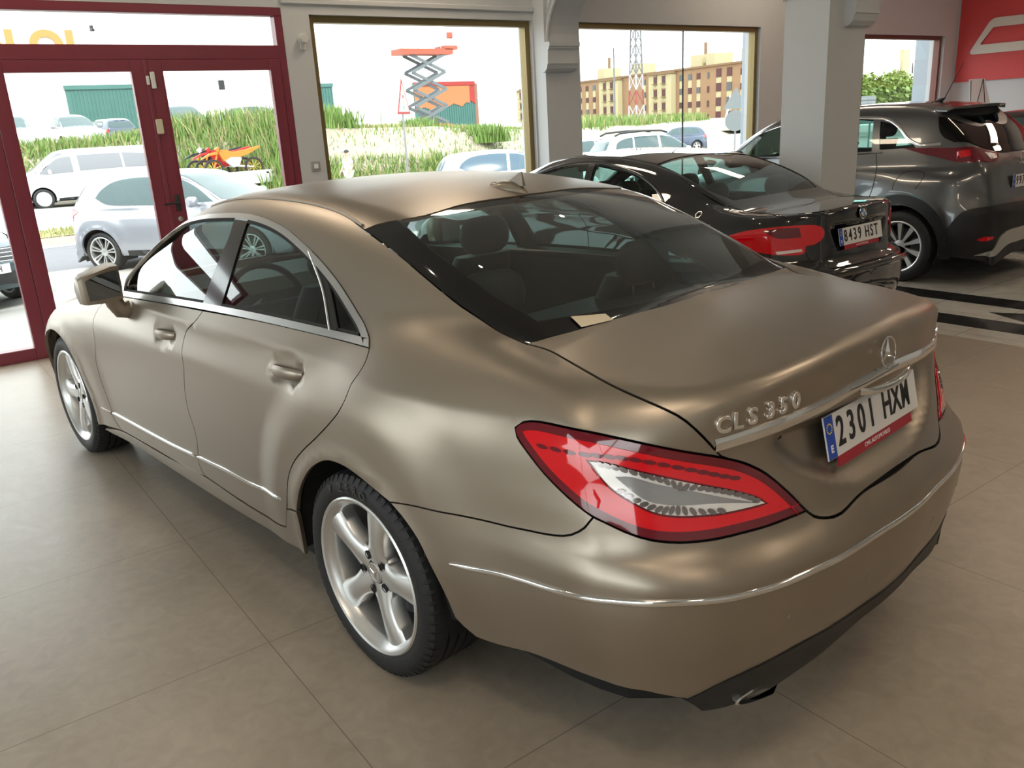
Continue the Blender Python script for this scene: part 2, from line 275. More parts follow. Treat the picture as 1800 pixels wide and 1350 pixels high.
def empty(name,label=None,cat=None,group=None,loc=(0,0,0),rz=0):
    o=bpy.data.objects.new(name,None); o.empty_display_size=.1; link(o,None,loc,rz); tag(o,label,cat,group); return o
def tag(o,label=None,cat=None,group=None,kind=None):
    if label: o['label']=label
    if cat: o['category']=cat
    if group: o['group']=group
    if kind: o['kind']=kind
    return o
def mesh_obj(name,V,Fc,m,parent=None,smooth=False,normals=None,sharp_angle=None):
    me=bpy.data.meshes.new(name); me.from_pydata([tuple(map(float,v)) for v in V],[],[tuple(int(i) for i in f) for f in Fc]); me.update()
    ms=m if isinstance(m,(list,tuple)) else [m]
    for q in ms: me.materials.append(q)
    o=bpy.data.objects.new(name,me); link(o,parent)
    if smooth:
        me.polygons.foreach_set('use_smooth',[True]*len(me.polygons))
        if sharp_angle: me.set_sharp_from_angle(angle=sharp_angle)
    if normals is not None:
        me.polygons.foreach_set('use_smooth',[True]*len(me.polygons))
        me.normals_split_custom_set(normals)
    return o
class MB:
    """collects simple solids into ONE mesh"""
    def __init__(s): s.V=[]; s.F=[]; s.M=[]
    def add(s,V,F,mi=0):
        n=len(s.V); s.V+= [tuple(map(float,v)) for v in V]; s.F+=[tuple(i+n for i in f) for f in F]; s.M+=[mi]*len(F); return s
    def box(s,x0,x1,y0,y1,z0,z1,mi=0,bev=0):
        if bev and min(x1-x0,y1-y0,z1-z0)>2.2*bev:
            b=bev; V=[];F=[]
            for (sx,sy,sz) in [(a,c,d) for a in(0,1) for c in(0,1) for d in (0,1)]:
                X=(x0,x1)[sx];Y=(y0,y1)[sy];Z=(z0,z1)[sz]; dx=b*(1-2*sx);dy=b*(1-2*sy);dz=b*(1-2*sz)
                V+=[(X,Y+dy,Z+dz),(X+dx,Y,Z+dz),(X+dx,Y+dy,Z)]
            i=lambda a,c,d,k:(a*4+c*2+d)*3+k
            for a in (0,1): F.append([i(a,0,0,0),i(a,1,0,0),i(a,1,1,0),i(a,0,1,0)][::(-1 if a==0 else 1)])
            for c in (0,1): F.append([i(0,c,0,1),i(1,c,0,1),i(1,c,1,1),i(0,c,1,1)][::(1 if c==0 else -1)])
            for d in (0,1): F.append([i(0,0,d,2),i(1,0,d,2),i(1,1,d,2),i(0,1,d,2)][::(-1 if d==0 else 1)])
            for c in (0,1):
                for d in (0,1): F.append([i(0,c,d,1),i(1,c,d,1),i(1,c,d,2),i(0,c,d,2)])
            for a in (0,1):
                for d in (0,1): F.append([i(a,0,d,0),i(a,1,d,0),i(a,1,d,2),i(a,0,d,2)])
            for a in (0,1):
                for c in (0,1): F.append([i(a,c,0,0),i(a,c,1,0),i(a,c,1,1),i(a,c,0,1)])
            for a in (0,1):
                for c in (0,1):
                    for d in (0,1): F.append([i(a,c,d,0),i(a,c,d,1),i(a,c,d,2)])
            return s.add(V,F,mi)
        V=[(x0,y0,z0),(x1,y0,z0),(x1,y1,z0),(x0,y1,z0),(x0,y0,z1),(x1,y0,z1),(x1,y1,z1),(x0,y1,z1)]
        return s.add(V,[(0,3,2,1),(4,5,6,7),(0,1,5,4),(1,2,6,5),(2,3,7,6),(3,0,4,7)],mi)
    def tube(s,pts,r,n=8,mi=0,cap=True,closed=False,sq=None):
        P=[Vector(p) for p in pts]; V=[];F=[]; N=len(P); R=r if isinstance(r,(list,tuple)) else [r]*N
        up=None
        for i,p in enumerate(P):
            if closed: t=(P[(i+1)%N]-P[i-1])
            else: t=(P[min(i+1,N-1)]-P[max(i-1,0)])
            t.normalize()
            if up is None:
                up=Vector((0,0,1)) if abs(t.z)<.9 else Vector((1,0,0))
            a=t.cross(up)
            if a.length<1e-6: a=t.cross(Vector((0,1,0)))
            a.normalize(); b=a.cross(t).normalized(); up=b
            for k in range(n):
                an=2*pi*(k+.5)/n; V.append(p+a*(cos(an)*R[i]*(sq[0] if sq else 1))+b*(sin(an)*R[i]*(sq[1] if sq else 1)))
        for i in range(N if closed else N-1):
            for k in range(n):
                j=(i+1)%N; F.append((i*n+k,i*n+(k+1)%n,j*n+(k+1)%n,j*n+k))
        if cap and not closed:
            F.append(tuple(range(n))[::-1]); F.append(tuple((N-1)*n+k for k in range(n)))
        return s.add(V,F,mi)
    def lathe(s,prof,n=48,axis='y',c=(0,0,0),mi=0,closed=False,cap=False):
        """prof: (radius, axial) pairs"""
        V=[];F=[]; m=len(prof)
        for k in range(n):
            a=2*pi*k/n
            for r,h in prof:
                if axis=='y': V.append((c[0]+r*cos(a),c[1]+h,c[2]+r*sin(a)))
                elif axis=='z': V.append((c[0]+r*cos(a),c[1]+r*sin(a),c[2]+h))
                else: V.append((c[0]+h,c[1]+r*cos(a),c[2]+r*sin(a)))
        for k in range(n):
            k2=(k+1)%n
            for i in range(m if closed else m-1):
                j=(i+1)%m; F.append((k*m+i,k*m+j,k2*m+j,k2*m+i))
        if cap:
            F.append(tuple(k*m for k in range(n))); F.append(tuple(k*m+m-1 for k in range(n))[::-1])
        return s.add(V,F,mi)
    def prism(s,poly,a,b,axis='y',mi=0):
        """extrude a 2-D polygon along an axis; poly=(x,z) for y, (y,z) for x, (x,y) for z"""
        n=len(poly)
        f={'y':lambda p,t:(p[0],t,p[1]),'x':lambda p,t:(t,p[0],p[1]),'z':lambda p,t:(p[0],p[1],t)}[axis]
        V=[f(p,a) for p in poly]+[f(p,b) for p in poly]
        # caps triangulated robustly
        r=delaunay_2d_cdt([Vector(p[:2]) for p in poly],[],[list(range(n))],1,1e-6)
        F=[(i,(i+1)%n,n+(i+1)%n,n+i) for i in range(n)]
        mp={}
        for i,o in enumerate(r[3]):
            if o: mp[i]=o[0]
        for t in r[2]:
            if all(i in mp for i in t):
                F.append(tuple(mp[i] for i in t)); F.append(tuple(n+mp[i] for i in t)[::-1])
        return s.add(V,F,mi)
    def grid(s,P,mi=0,closed_u=False):
        n=len(P);m=len(P[0]); V=[p for r in P for p in r]
        F=[(i*m+j,i*m+j+1,((i+1)%n)*m+j+1,((i+1)%n)*m+j) for i in range(n if closed_u else n-1) for j in range(m-1)]
        return s.add(V,F,mi)
    def build(s,name,m,parent=None,smooth=None,fix=True,loc=None):
        me=bpy.data.meshes.new(name); me.from_pydata(s.V,[],s.F)
        for q in (m if isinstance(m,(list,tuple)) else [m]): me.materials.append(q)
        me.polygons.foreach_set('material_index',s.M)
        if fix:
            bm=bmesh.new(); bm.from_mesh(me); bmesh.ops.remove_doubles(bm,verts=bm.verts,dist=1e-6); bmesh.ops.recalc_face_normals(bm,faces=bm.faces); bm.to_mesh(me); bm.free()
        if smooth:
            me.polygons.foreach_set('use_smooth',[True]*len(me.polygons)); me.set_sharp_from_angle(angle=radians(smooth))
        me.update()
        o=bpy.data.objects.new(name,me); link(o,parent)
        if loc is not None: o.location=loc
        return o
def dup(o,parent=None,loc=None,rz=None):
    c=o.copy(); COL.objects.link(c); c.parent=parent
    if loc is not None: c.location=loc
    if rz is not None: c.rotation_euler=(0,0,rz)
    for ch in [x for x in bpy.data.objects if x.parent==o]: dup(ch,c)
    return c

# ---- surface panels
def dedupe(P,eps=.006):
    out=[]
    for p in P:
        if out and math.dist(p[:2],out[-1][:2])<eps:
            if len(p)>2 and p[2]: out[-1]=[out[-1][0],out[-1][1],1]
            continue
        out.append(list(p))
    while len(out)>3 and math.dist(out[0][:2],out[-1][:2])<eps:
        if len(out[-1])>2 and out[-1][2] and len(out[0])<3: out[0].append(1)
        out.pop()
    return out
def chart_pts(S,ch,pts3,mirror=False):
    q=S.inv(ch,[p[:3] for p in pts3]); r=[]
    for i,p in enumerate(pts3): r.append([q[i][0],q[i][1],int(p[3]) if len(p)>3 else 0])
    return r
def mesh_region(S,ch,poly,h,holes=(),off=0,flange=.012,mask=None):
    """poly: resampled outline in chart space -> verts, faces, loop normals"""
    ps=[poly]+list(holes); V=[];Fc=[]
    for q in ps:
        n=len(V); V+= [Vector((float(a),float(b))) for a,b in q]; Fc.append(list(range(n,n+len(q))))
    nb=len(V)
    lo=poly.min(0); hi=poly.max(0)
    gx=np.arange(lo[0]+h*.5,hi[0],h); gy=np.arange(lo[1]+h*.43,hi[1],h*.87)
    G=np.array([(x+(h*.5 if j%2 else 0),y) for j,y in enumerate(gy) for x in gx])
    if len(G):
        k=inside(poly,G)
        for q in holes: k&=~inside(q,G)
        G=G[k]
        if len(G):
            d=dist_poly(poly,G)
            for q in holes: d=np.minimum(d,dist_poly(q,G))
            G=G[d>h*.45]
    V+= [Vector((float(a),float(b))) for a,b in G]
    edges=[]
    for f in Fc: edges+=[(f[i],f[(i+1)%len(f)]) for i in range(len(f))]
    r=delaunay_2d_cdt(V,edges,[],0,1e-6)
    v2=np.array([[v.x,v.y] for v in r[0]]); tr=[f for f in r[2] if len(f)==3]
    cen=np.array([v2[list(f)].mean(0) for f in tr]) if tr else np.zeros((0,2))
    if len(cen):
        k=inside(poly,cen)
        for q in holes: k&=~inside(q,cen)
        tr=[f for f,a in zip(tr,k) if a]
    return v2,tr
def panel(S,name,ch,poly,m,parent=None,h=.03,gap=.0022,off=0.,flange=.014,holes=(),mirror=False,world=None,flip_y=False):
    poly=np.array(poly); 
    if gap: poly=shrink(poly,gap if ch=='T' else gap)
    v2,tr=mesh_region(S,ch,poly,h,holes)
    P,ok=S.fwd(ch,v2); N=S.N(P)
    P=P+N*off
    n=len(P)
    # orientation
    a,b,c=[P[[f[i] for f in tr]] for i in range(3)]
    fn=np.cross(b-a,c-a); fl=(fn*N[[f[0] for f in tr]]).sum(1)<0
    F=[tuple(f[::-1]) if w else tuple(f) for f,w in zip(tr,fl)]
    F=[f for f in F if all(ok[i] for i in f)]
    cnt={}
    for f in F:
        for i in range(3):
            e=(f[i],f[(i+1)%3]); cnt[e]=1
    bd=[e for e in cnt if (e[1],e[0]) not in cnt]
    V=list(P); LN=[N[i] for f in F for i in f]
    if flange:
        mp={}
        for e in bd:
            for i in e:
                if i not in mp: mp[i]=len(V); V.append(P[i]-N[i]*flange)
        for a_,b_ in bd:
            F.append((b_,a_,mp[a_],mp[b_]))
            e=P[b_]-P[a_]; nn=np.cross(e,N[a_]); l=np.linalg.norm(nn); nn=nn/(l+1e-12)
            LN+= [nn]*4
    V=np.array(V); LN=np.array(LN)
    if flip_y:
        V=V*[1,-1,1]; LN=LN*[1,-1,1]
        k=0; F2=[];L2=[]
        for f in F:
            L=LN[k:k+len(f)]; F2.append(f[::-1]); L2.append(L[::-1]); k+=len(f)
        F=F2; LN=np.concatenate(L2)
    return mesh_obj(name,V,F,m,parent,normals=[tuple(x) for x in LN])
def outline(S,ch,pts3,step=.03):
    return spline(dedupe(chart_pts(S,ch,pts3)),step)
def sym(pts):
    """half outline whose first and last points lie on y=0 -> closed symmetric outline"""
    r=[list(p) for p in pts]; m=[[p[0],-p[1]]+list(p[2:]) for p in pts[::-1] if abs(p[1])>1e-4]
    return r+m
def ribbon(S,name,pts3,m,parent=None,w=.012,hgt=.006,step=.02,closed=False,flip_y=False,ch='C',off=0,taper=0):
    """moulding with a rounded section lying on the body surface"""
    q=chart_pts(S,ch,pts3); L=spline(q,step,closed)
    P,ok=S.fwd(ch,L); N=S.N(P); n=len(P)
    T=np.gradient(P,axis=0) if not closed else np.roll(P,-1,0)-np.roll(P,1,0)
    T/=np.linalg.norm(T,axis=1)[:,None]+1e-9; B=np.cross(N,T)
    V=[];F=[];sec=[(-1,-.4),(-.93,.55),(-.6,.9),(0,1),(.6,.9),(.93,.55),(1,-.4)]
    for i in range(n):
        k=1
        if taper and not closed: k=min(1,.25+min(i,n-1-i)*step/taper)
        for a,b in sec: V.append(P[i]+B[i]*a*w*.5*k+N[i]*(b*hgt+off))
    s=len(sec)
    for i in range(n if closed else n-1):
        j=(i+1)%n
        for k in range(s-1): F.append((i*s+k,i*s+k+1,j*s+k+1,j*s+k))
    if not closed: F.append(tuple(range(s))); F.append(tuple((n-1)*s+k for k in range(s))[::-1])
    V=np.array(V)
    if flip_y: V=V*[1,-1,1]
    o=MB().add(V,F).build(name,m,parent,smooth=50)
    return o
# ---------------------------------------------------------------- the silver-brown coupe saloon
M_paint=mat('matte_bronze_paint',(.335,.286,.233),.38,.85,coat=.3,coatr=.28)
M_black=mat('gloss_black',(.008,.008,.009),.12,0,coat=.6,coatr=.05)
M_rub=mat('black_rubber',(.012,.012,.012),.75)
M_plas=mat('black_plastic',(.015,.015,.016),.5)
M_schrome=mat('satin_chrome',(.86,.86,.86),.24,1)
M_chrome=mat('chrome',(.82,.82,.82),.07,1)
M_tyre=mat('tyre_rubber',(.010,.010,.011),.62,bump=.15,nscale=120)
M_rim=mat('silver_alloy',(.72,.72,.72),.34,.9)
M_dark=mat('dark_cavity',(.006,.006,.006),.9)
M_red=mat('red_lens',(.72,.0,.008),.08,0,coat=1,coatr=.03)
M_redd=mat('deep_red_lens',(.14,.0,.01),.08,0,coat=1,coatr=.03)
M_clear=mat('silver_reflector',(.9,.88,.88),.30,.35)
M_glass=glass_mat('car_glass',(.52,.64,.61),1.52,2.2)
M_frit=mat('black_glass_border',(.006,.006,.007),.06,0)
M_seat=mat('black_leather',(.014,.014,.015),.5,bump=.1)
M_disc=mat('brake_disc',(.06,.06,.065),.45,.8)

def rot_pts(V,a):
    c,s_=cos(a),sin(a); return [(x*c-z*s_,y,x*s_+z*c) for x,y,z in V]
def tyre_mesh(R=.33,r=.247,w=.245,n=72,grooves=True):
    h=w/2
    prof=[(r,-h*.86),(r+.006,-h*.93),(r+.02,-h),(r+.045,-h*1.02),(R-.022,-h*.97),(R-.008,-h*.88),(R,-h*.74)]
    gs=[-.45,-.15,.15,.45]
    for g in gs:
        gx=g*h; prof+=[(R+.001,gx-.006),(R-.009,gx-.004),(R-.009,gx+.004),(R+.001,gx+.006)]
    prof+=[(R,h*.74),(R-.008,h*.88),(R-.022,h*.97),(r+.045,h*1.02),(r+.02,h),(r+.006,h*.93),(r,h*.86)]
    mb=MB().lathe(prof,n,'y')
    if grooves:   # shoulder blocks
        N=64
        for s_ in (-1,1):
            for k in range(N):
                a=2*pi*k/N; b=2*pi*(k+.62)/N; V=[];y0=h*.70*s_;y1=h*.985*s_
                for (aa) in (a,b):
                    for (rr,yy) in ((R+.0015,y0),(R-.004,h*.89*s_),(R-.024,y1)):
                        V.append(((rr)*cos(aa),yy,(rr)*sin(aa)))
                    for (rr,yy) in ((R-.006,y0),(R-.014,h*.84*s_),(R-.03,h*.93*s_)):
                        V.append(((rr)*cos(aa),yy,(rr)*sin(aa)))
                mb.add(V,[(0,1,7,6),(1,2,8,7),(0,3,4,1),(1,4,5,2),(6,7,10,9),(7,8,11,10),(2,5,11,8)])
    return mb
def five_spoke_rim(mb,r=.247,phase=0,hw=.118):
    # barrel and lip, y outward
    mb.lathe([(r+.008,hw-.006),(r+.009,hw),(r+.004,hw+.004),(r-.004,hw+.001),(r-.010,hw-.014),(r-.020,hw-.022),(r-.024,hw-.040),(r-.030,-hw*.4),(r-.022,-hw*.9),(r+.004,-hw)],72,'y')
    for k in range(5):
        a0=phase+2*pi*k/5; P=[]
        for i in range(15):
            t=i/14; rr=.035+(r-.014-.035)*t
            wd=.037+.026*(1-t)**3*1.0-.007*sin(pi*min(1,t*1.3))+.014*t*t
            yc=hw-.034+.006*sin(pi*t)+.012*t
            row=[]
            for (f,dy) in ((-1.0,-.055),(-1,-.012),(-.80,-.002),(-.25,.003),(.25,.003),(.80,-.002),(1,-.012),(1.0,-.055)):
                row.append((rr,yc+dy,f*wd))
            P.append(row)
        V=[p for r_ in P for p in r_]; V=rot_pts(V,a0); m=8
        F=[(i*m+j,i*m+j+1,(i+1)*m+j+1,(i+1)*m+j) for i in range(14) for j in range(m-1)]
        mb.add(V,F)
    mb.lathe([(.088,hw-.075),(.086,hw-.046),(.078,hw-.036),(.046,hw-.032),(.040,hw-.038),(0.001,hw-.038)],40,'y')
def wheel(parent,loc,side,phase,name='wheel',style='five',R=.330,r=.247,w=.245,rimmat=None,label=None,steer=0,star=True):
    e=empty(name); e.parent=parent; e.location=loc; e.rotation_euler=(0,0,(0 if side>0 else pi)+steer)
    if label: e['label']=label
    tyre_mesh(R,r,w).build('tyre',M_tyre,e,smooth=35)
    hw=w*.48; mb=MB()
    if style=='five': five_spoke_rim(mb,r,phase,hw)
    else: multi_rim(mb,r,phase,hw,style)
    rim=mb.build('alloy_rim',rimmat or M_rim,e,smooth=40)
    MB().lathe([(.001,hw-.030),(.034,hw-.030),(.036,hw-.036)],32,'y').build('centre_cap',M_rim,rim,smooth=40)
    if star:
        s=MB(); 
        for k in range(3):
            a=pi/2+2*pi*k/3+phase; s.add([(cos(a)*.026,hw-.0285,sin(a)*.026),(cos(a+1.05)*.005,hw-.0285,sin(a+1.05)*.005),(0,hw-.026,0),(cos(a-1.05)*.005,hw-.0285,sin(a-1.05)*.005)],[(0,1,2),(0,2,3)])
        s.tube([(cos(t)*.029,hw-.029,sin(t)*.029) for t in np.linspace(0,2*pi,25)[:-1]],.0015,6,closed=True).build('wheel_star',M_chrome,rim)
        b=MB()
        for k in range(5):
            a=phase+pi/5+2*pi*k/5; b.lathe([(.0145,hw-.031),(.014,hw-.034),(.001,hw-.034)],14,'y',(cos(a)*.060,0.0035,sin(a)*.060))
        b.build('wheel_bolts',M_dark,rim)
    MB().lathe([(.165,-.02),(.165,.0),(.07,.0),(.07,.02),(.001,.02)],40,'y').build('brake_disc',M_disc,e,smooth=40)
    c=MB(); c.box(-.19,-.09,-.035,.045,-.09,.09,bev=.012); c.build('brake_caliper',M_plas,e)
    return e
def text_mesh(name,body,size,m,parent,xf,depth=.002,bold=0,align='CENTER',sx=1.0,sp=1.0,bev=0):
    """lettering; xf is a 4x4 matrix placing the text plane (x right, y up, z out)"""
    cu=bpy.data.curves.new(name,'FONT'); cu.body=body; cu.size=size; cu.extrude=depth; cu.offset=bold; cu.align_x=align; cu.align_y='CENTER'; cu.resolution_u=4; cu.bevel_depth=bev; cu.bevel_resolution=2; cu.space_character=sp
    t=bpy.data.objects.new(name,cu); COL.objects.link(t); dg=bpy.context.evaluated_depsgraph_get(); dg.update()
    me=bpy.data.meshes.new_from_object(t.evaluated_get(dg)); COL.objects.unlink(t); bpy.data.objects.remove(t)
    me.materials.clear(); me.materials.append(m); me.name=name
    me.transform(xf@Matrix.Diagonal((sx,1,1,1)))
    o=bpy.data.objects.new(name,me); link(o,parent); return o
def frame(p,right,up):
    r=Vector(right).normalized(); n=r.cross(Vector(up)).normalized(); u=n.cross(r)
    return Matrix(((r.x,u.x,n.x,p[0]),(r.y,u.y,n.y,p[1]),(r.z,u.z,n.z,p[2]),(0,0,0,1)))
M_pwhite=mat('plate_white',(.72,.72,.72),.35); M_pblue=mat('plate_blue',(.01,.06,.42),.35); M_ink=mat('plate_ink',(.01,.01,.012),.5)
M_yellow=mat('star_yellow',(.85,.7,.05),.5); M_dred=mat('dealer_red',(.35,.01,.03),.4); M_txtw=mat('white_print',(.8,.8,.8),.5)
def plate(parent,p,right,up,text,name='number_plate',red=False,w=.52,h=.11):
    X=frame(p,right,up); e=empty(name); e.parent=parent; e.matrix_local=X
    mb=MB().box(-w/2,w/2,-h/2,h/2,-.002,.002); mb.build('plate_panel',M_pwhite,e)
    MB().box(-w/2+.001,-w/2+.042,-h/2+.001,h/2-.001,.0015,.0028).build('country_band',M_pblue,e)
    s=MB()
    for k in range(12):
        a=2*pi*k/12; s.lathe([(.0001,.0034),(.0022,.0034),(.0022,.0026)],5,'z',(-w/2+.021+.012*cos(a),.022+.012*sin(a),0))
    s.build('star_ring',M_yellow,e)
    text_mesh('country_letter','E',.026,M_txtw,e,Matrix.Translation((-w/2+.021,-.030,.003)),.0008,.0008)
    for i,ch_ in enumerate(text):
        if ch_!=' ': text_mesh('plate_character',ch_,.106*h/.11,M_ink,e,Matrix.Translation((-.186+.0560*i-(.020 if i>4 else 0),0,.003)),.001,.0014,sx=(.62 if ch_ in 'MW' else .74))
    if red:
        MB().box(-w/2+.05,w/2-.05,-h/2-.028,-h/2+.002,-.005,.001).build('dealer_strip',M_dred,e)
        text_mesh('dealer_print',red,.016,M_txtw,e,Matrix.Translation((0,-h/2-.014,.0012)),.0004)
    return e

def build_cls():
    S=CLS; O=CLSO
    car=empty('car','matte grey-brown four-door coupe saloon parked closest, with CLS 350 badge','car',None,(0,0,0),.114)
    for fl in (False,True):
        nm=lambda s: s
        A=dict(parent=car,flip_y=fl)
        o=outline(S,'C',O['quarter']); q=panel(S,'rear_quarter_panel','C',o,M_paint,h=.028,**A)
        o=outline(S,'C',O['rear_door']); rd=panel(S,'rear_door','C',o,M_paint,h=.028,**A)
        o=outline(S,'C',O['front_door']); fd=panel(S,'front_door','C',o,M_paint,h=.028,**A)
        o=outline(S,'C',O['front_fender']); ff=panel(S,'front_fender','C',o,M_paint,h=.035,**A)
        o=outline(S,'C',O['sill']); panel(S,'sill','C',o,M_paint,h=.04,off=.002,**A)
        ribbon(S,'door_moulding',O['door_strip_f'],M_chrome,fd,w=.016,hgt=.005,flip_y=fl,taper=.02)
        ribbon(S,'door_moulding',O['door_strip_r'],M_chrome,rd,w=.016,hgt=.005,flip_y=fl,taper=.04)
        ribbon(S,'fender_moulding',O['fender_strip'],M_paint,ff,w=.016,hgt=.005,flip_y=fl)
        # window surround ring
        ring=[list(p) for p in O['arc']]; ring[0]=ring[0][:3]+[1]
        bl=[list(p) for p in O['belt']]
        full=ring+[[*p[:3],0] for p in bl[::-1]]; full[len(ring)]=bl[-1][:3]+[1]; full[-1]=bl[0][:3]+[1]
        P=outline(S,'C',full,.025); inner=shrink(P,.024)
        panel(S,'window_surround','C',P,M_schrome,h=.012,gap=0,off=.004,holes=[inner],**A)
        P2=shrink(P,.018)
        panel(S,'window_seal','C',P2,M_rub,h=.02,gap=0,off=-.004,holes=[shrink(P,.036)],flange=0,**A)
        for n_,k_ in (('front_side_glass','front_glass'),('rear_side_glass','rear_glass'),('quarter_glass','quarter_glass')):
            panel(S,n_,'C',shrink(outline(S,'C',O[k_]),-.012),M_glass,h=.05,gap=0,off=-.008,flange=0,**A)
        panel(S,'door_pillar_cover','C',shrink(outline(S,'C',O['pillar']),-.004),M_black,h=.04,gap=0,off=-.003,**A)
        # divider between rear door glass and quarter glass
        g=O['rear_glass']; ribbon(S,'window_divider',[[.49,.69,1.255],[.33,.74,1.15],[.215,.80,1.045]],M_rub,rd,w=.034,hgt=.004,flip_y=fl,off=-.004)
        ribbon(S,'divider_trim',[[.505,.69,1.255],[.345,.74,1.15],[.235,.80,1.045]],M_chrome,rd,w=.008,hgt=.003,flip_y=fl,off=.002)
        # tail light
        L=outline(S,'C',O['light'],.02)
        tl=panel(S,'tail_light','C',L,M_redd,h=.018,gap=.003,off=.001,**A)
        C_=outline(S,'C',O['light_clear'],.015)
        panel(S,'red_lens','C',shrink(L,.020),M_red,h=.02,gap=0,off=.0035,holes=[shrink(C_,-.004)],flange=.003,parent=tl,flip_y=fl)
        panel(S,'clear_lens','C',C_,M_clear,h=.02,gap=0,off=.003,holes=[outline(S,'C',O['light_dark'],.015)],flange=.002,parent=tl,flip_y=fl)
        panel(S,'reversing_lens','C',outline(S,'C',O['light_dark'],.015),M_lens2,h=.02,gap=0,off=.0042,flange=0,parent=tl,flip_y=fl)
        # light-emitting segments along both edges of the clear lens
        for row,cm in ((O['light_clear'][0:8],M_clear2),(O['light_clear'][8:14],M_clear2)):
            pts=spline([[p[0],p[1]] for p in chart_pts(S,'C',row)],.0205,False)
            cen=np.mean(chart_pts(S,'C',O['light_clear']),0)[:2]
            for p in pts[1:-1]:
                d=cen-p; d/=np.linalg.norm(d)+1e-9; p=p+d*.010
                ang=atan2(d[1],d[0]); q=[]
                for a in np.linspace(0,2*pi,9)[:-1]:
                    x_,y_=cos(a)*.0095,sin(a)*.0050; q.append((p[0]+x_*cos(ang)-y_*sin(ang),p[1]+x_*sin(ang)+y_*cos(ang)))
                panel(S,'light_segment','C',np.array(q),cm,h=.03,gap=0,off=.007,flange=.004,parent=tl,flip_y=fl)
        # red side segments
        row=[[-.70,.825,.905],[-.80,.79,.90],[-.90,.735,.895],[-1.0,.66,.868],[-1.07,.58,.835]]
        for p in spline([[q[0],q[1]] for q in chart_pts(S,'C',row)],.032,False):
            q=[(p[0]+.013*cos(a)+.006*sin(a),p[1]+.0055*sin(a)) for a in np.linspace(0,2*pi,9)[:-1]]
            panel(S,'brake_segment','C',np.array(q),M_redd,h=.04,gap=0,off=.0042,flange=.002,parent=tl,flip_y=fl)
        # wheel well
        for wx in (0,2.874):
            mb=MB(); n=24; P=[]
            for i in range(n+1):
                a=-.10+(pi+.20)*i/n; rr=.392
                P.append([(wx+rr*cos(a),y*(-1 if fl else 1),.327+rr*sin(a)) for y in ((.915 if wx==0 else .88),.6)]+[(wx,.6*(-1 if fl else 1),.327)])
            mb.grid(P).build('wheel_housing',M_dark,car,fix=False)
        for (wx,ph) in ((0,radians(180-4.5)),(2.874,radians(180-36))):
            s_=-1 if fl else 1
            wheel(car,(wx,s_*(.805 if wx==0 else .80),.330),s_,ph,label=None)
        if not fl:
            for i,ch_ in enumerate('P ZERO'):
                if ch_==' ': continue
                a=radians(118-8*i-(0 if i==0 else -3)); rr=.288; X=frame((-rr*cos(a)*-1 if 0 else rr*cos(pi-a),.9325,.33+rr*sin(a)),(-sin(pi-a)*-1*-1 if 0 else -sin(a),0,-cos(a)) if 0 else (sin(pi-a)*-1,0,cos(pi-a)),(cos(pi-a),0,sin(pi-a)))
                text_mesh('tyre_lettering',ch_,.038,M_tyretext,car,X,.0006,.0006)
        # door handles
        for (hx,hz,door) in ((1.43,.885,fd),(.42,.903,rd)):
            q=[(hx+.078*cos(a),(hz-.75)/.89*.9*1.0+.036*sin(a)) for a in np.linspace(0,2*pi,25)[:-1]]
            pp,_=S.fwd('C',np.array([[hx,S.inv('C',[[hx,.88,hz]])[0][1]]])); c=pp[0]; nn=S.N(pp)[0]
            mb=MB(); P=[]
            for i in range(17):
                t=i/16; x_=hx-.102+.204*t; bow=sin(pi*t)**.6*.024+.004
                hh=.011+.010*sin(pi*t)**.5
                row=[]
                for k in range(9):
                    a=2*pi*k/8; row.append((x_,(c[1]-.004+bow+.009*cos(a))*(-1 if fl else 1),c[2]-.003+(x_-hx)*-.05+hh*sin(a)))
                P.append(row)
            mb.grid(P).build('door_handle',M_paint,door,smooth=60)
        # mirror
        s_=-1 if fl else 1
        mr=MB(); V=[]
        prof=[(.0,.955,.0),(.0,1.10,.0)]
        def ring_(y,x0,x1,z0,z1,sh=0):
            return [(x0+sh,y*s_,z0),(x0-.004+sh,y*s_,(z0+z1)/2),(x0+sh,y*s_,z1),((x0+x1)/2,y*s_,z1+.012),(x1,y*s_,z1-.02),(x1+.012,y*s_,(z0+z1)/2),(x1,y*s_,z0+.02),((x0+x1)/2,y*s_,z0-.006)]
        rows=[ring_(.878,1.865,1.91,1.00,1.11),ring_(.887,1.84,1.94,.985,1.128),ring_(.92,1.83,1.965,.980,1.130),ring_(.98,1.83,1.965,.978,1.115),ring_(1.035,1.84,1.945,.980,1.100),ring_(1.055,1.855,1.915,.99,1.085)]
        mr.grid([r_+[r_[0]] for r_ in rows]); mr.add(rows[0],[tuple(range(8))]); mr.add(rows[-1],[tuple(range(8))])
        mo=mr.build('door_mirror',M_paint,car,smooth=50)
        MB().add([(1.8225,.900*s_,1.000),(1.822,1.03*s_,.997),(1.822,1.035*s_,1.085),(1.822,.98*s_,1.104),(1.822,.900*s_,1.114)],[(0,1,2,3,4) if s_<0 else (4,3,2,1,0)]).build('mirror_glass',M_mirror,mo,fix=False)
        MB().tube([(1.89,.86*s_,.925),(1.885,.895*s_,.93),(1.88,.915*s_,.965),(1.88,.92*s_,1.0)],[.032,.030,.030,.034],12,sq=(.8,1.3)).build('mirror_arm',M_paint,mo,smooth=60)
        ribbon(S,'bumper_moulding_end',O['bump_strip'][:2],M_chrome,q,w=.014,hgt=.005,flip_y=fl) if False else None
    # rear bumper
    half=[[-1.18,0,.692,1]]+[list(p) for p in (O['bumper'][:-1])[::-1]]
    low=[list(p) for p in O['bumper_bottom'][::-1]]
    full=half+low[:-1]+[[-1.17,0,.385,1]]
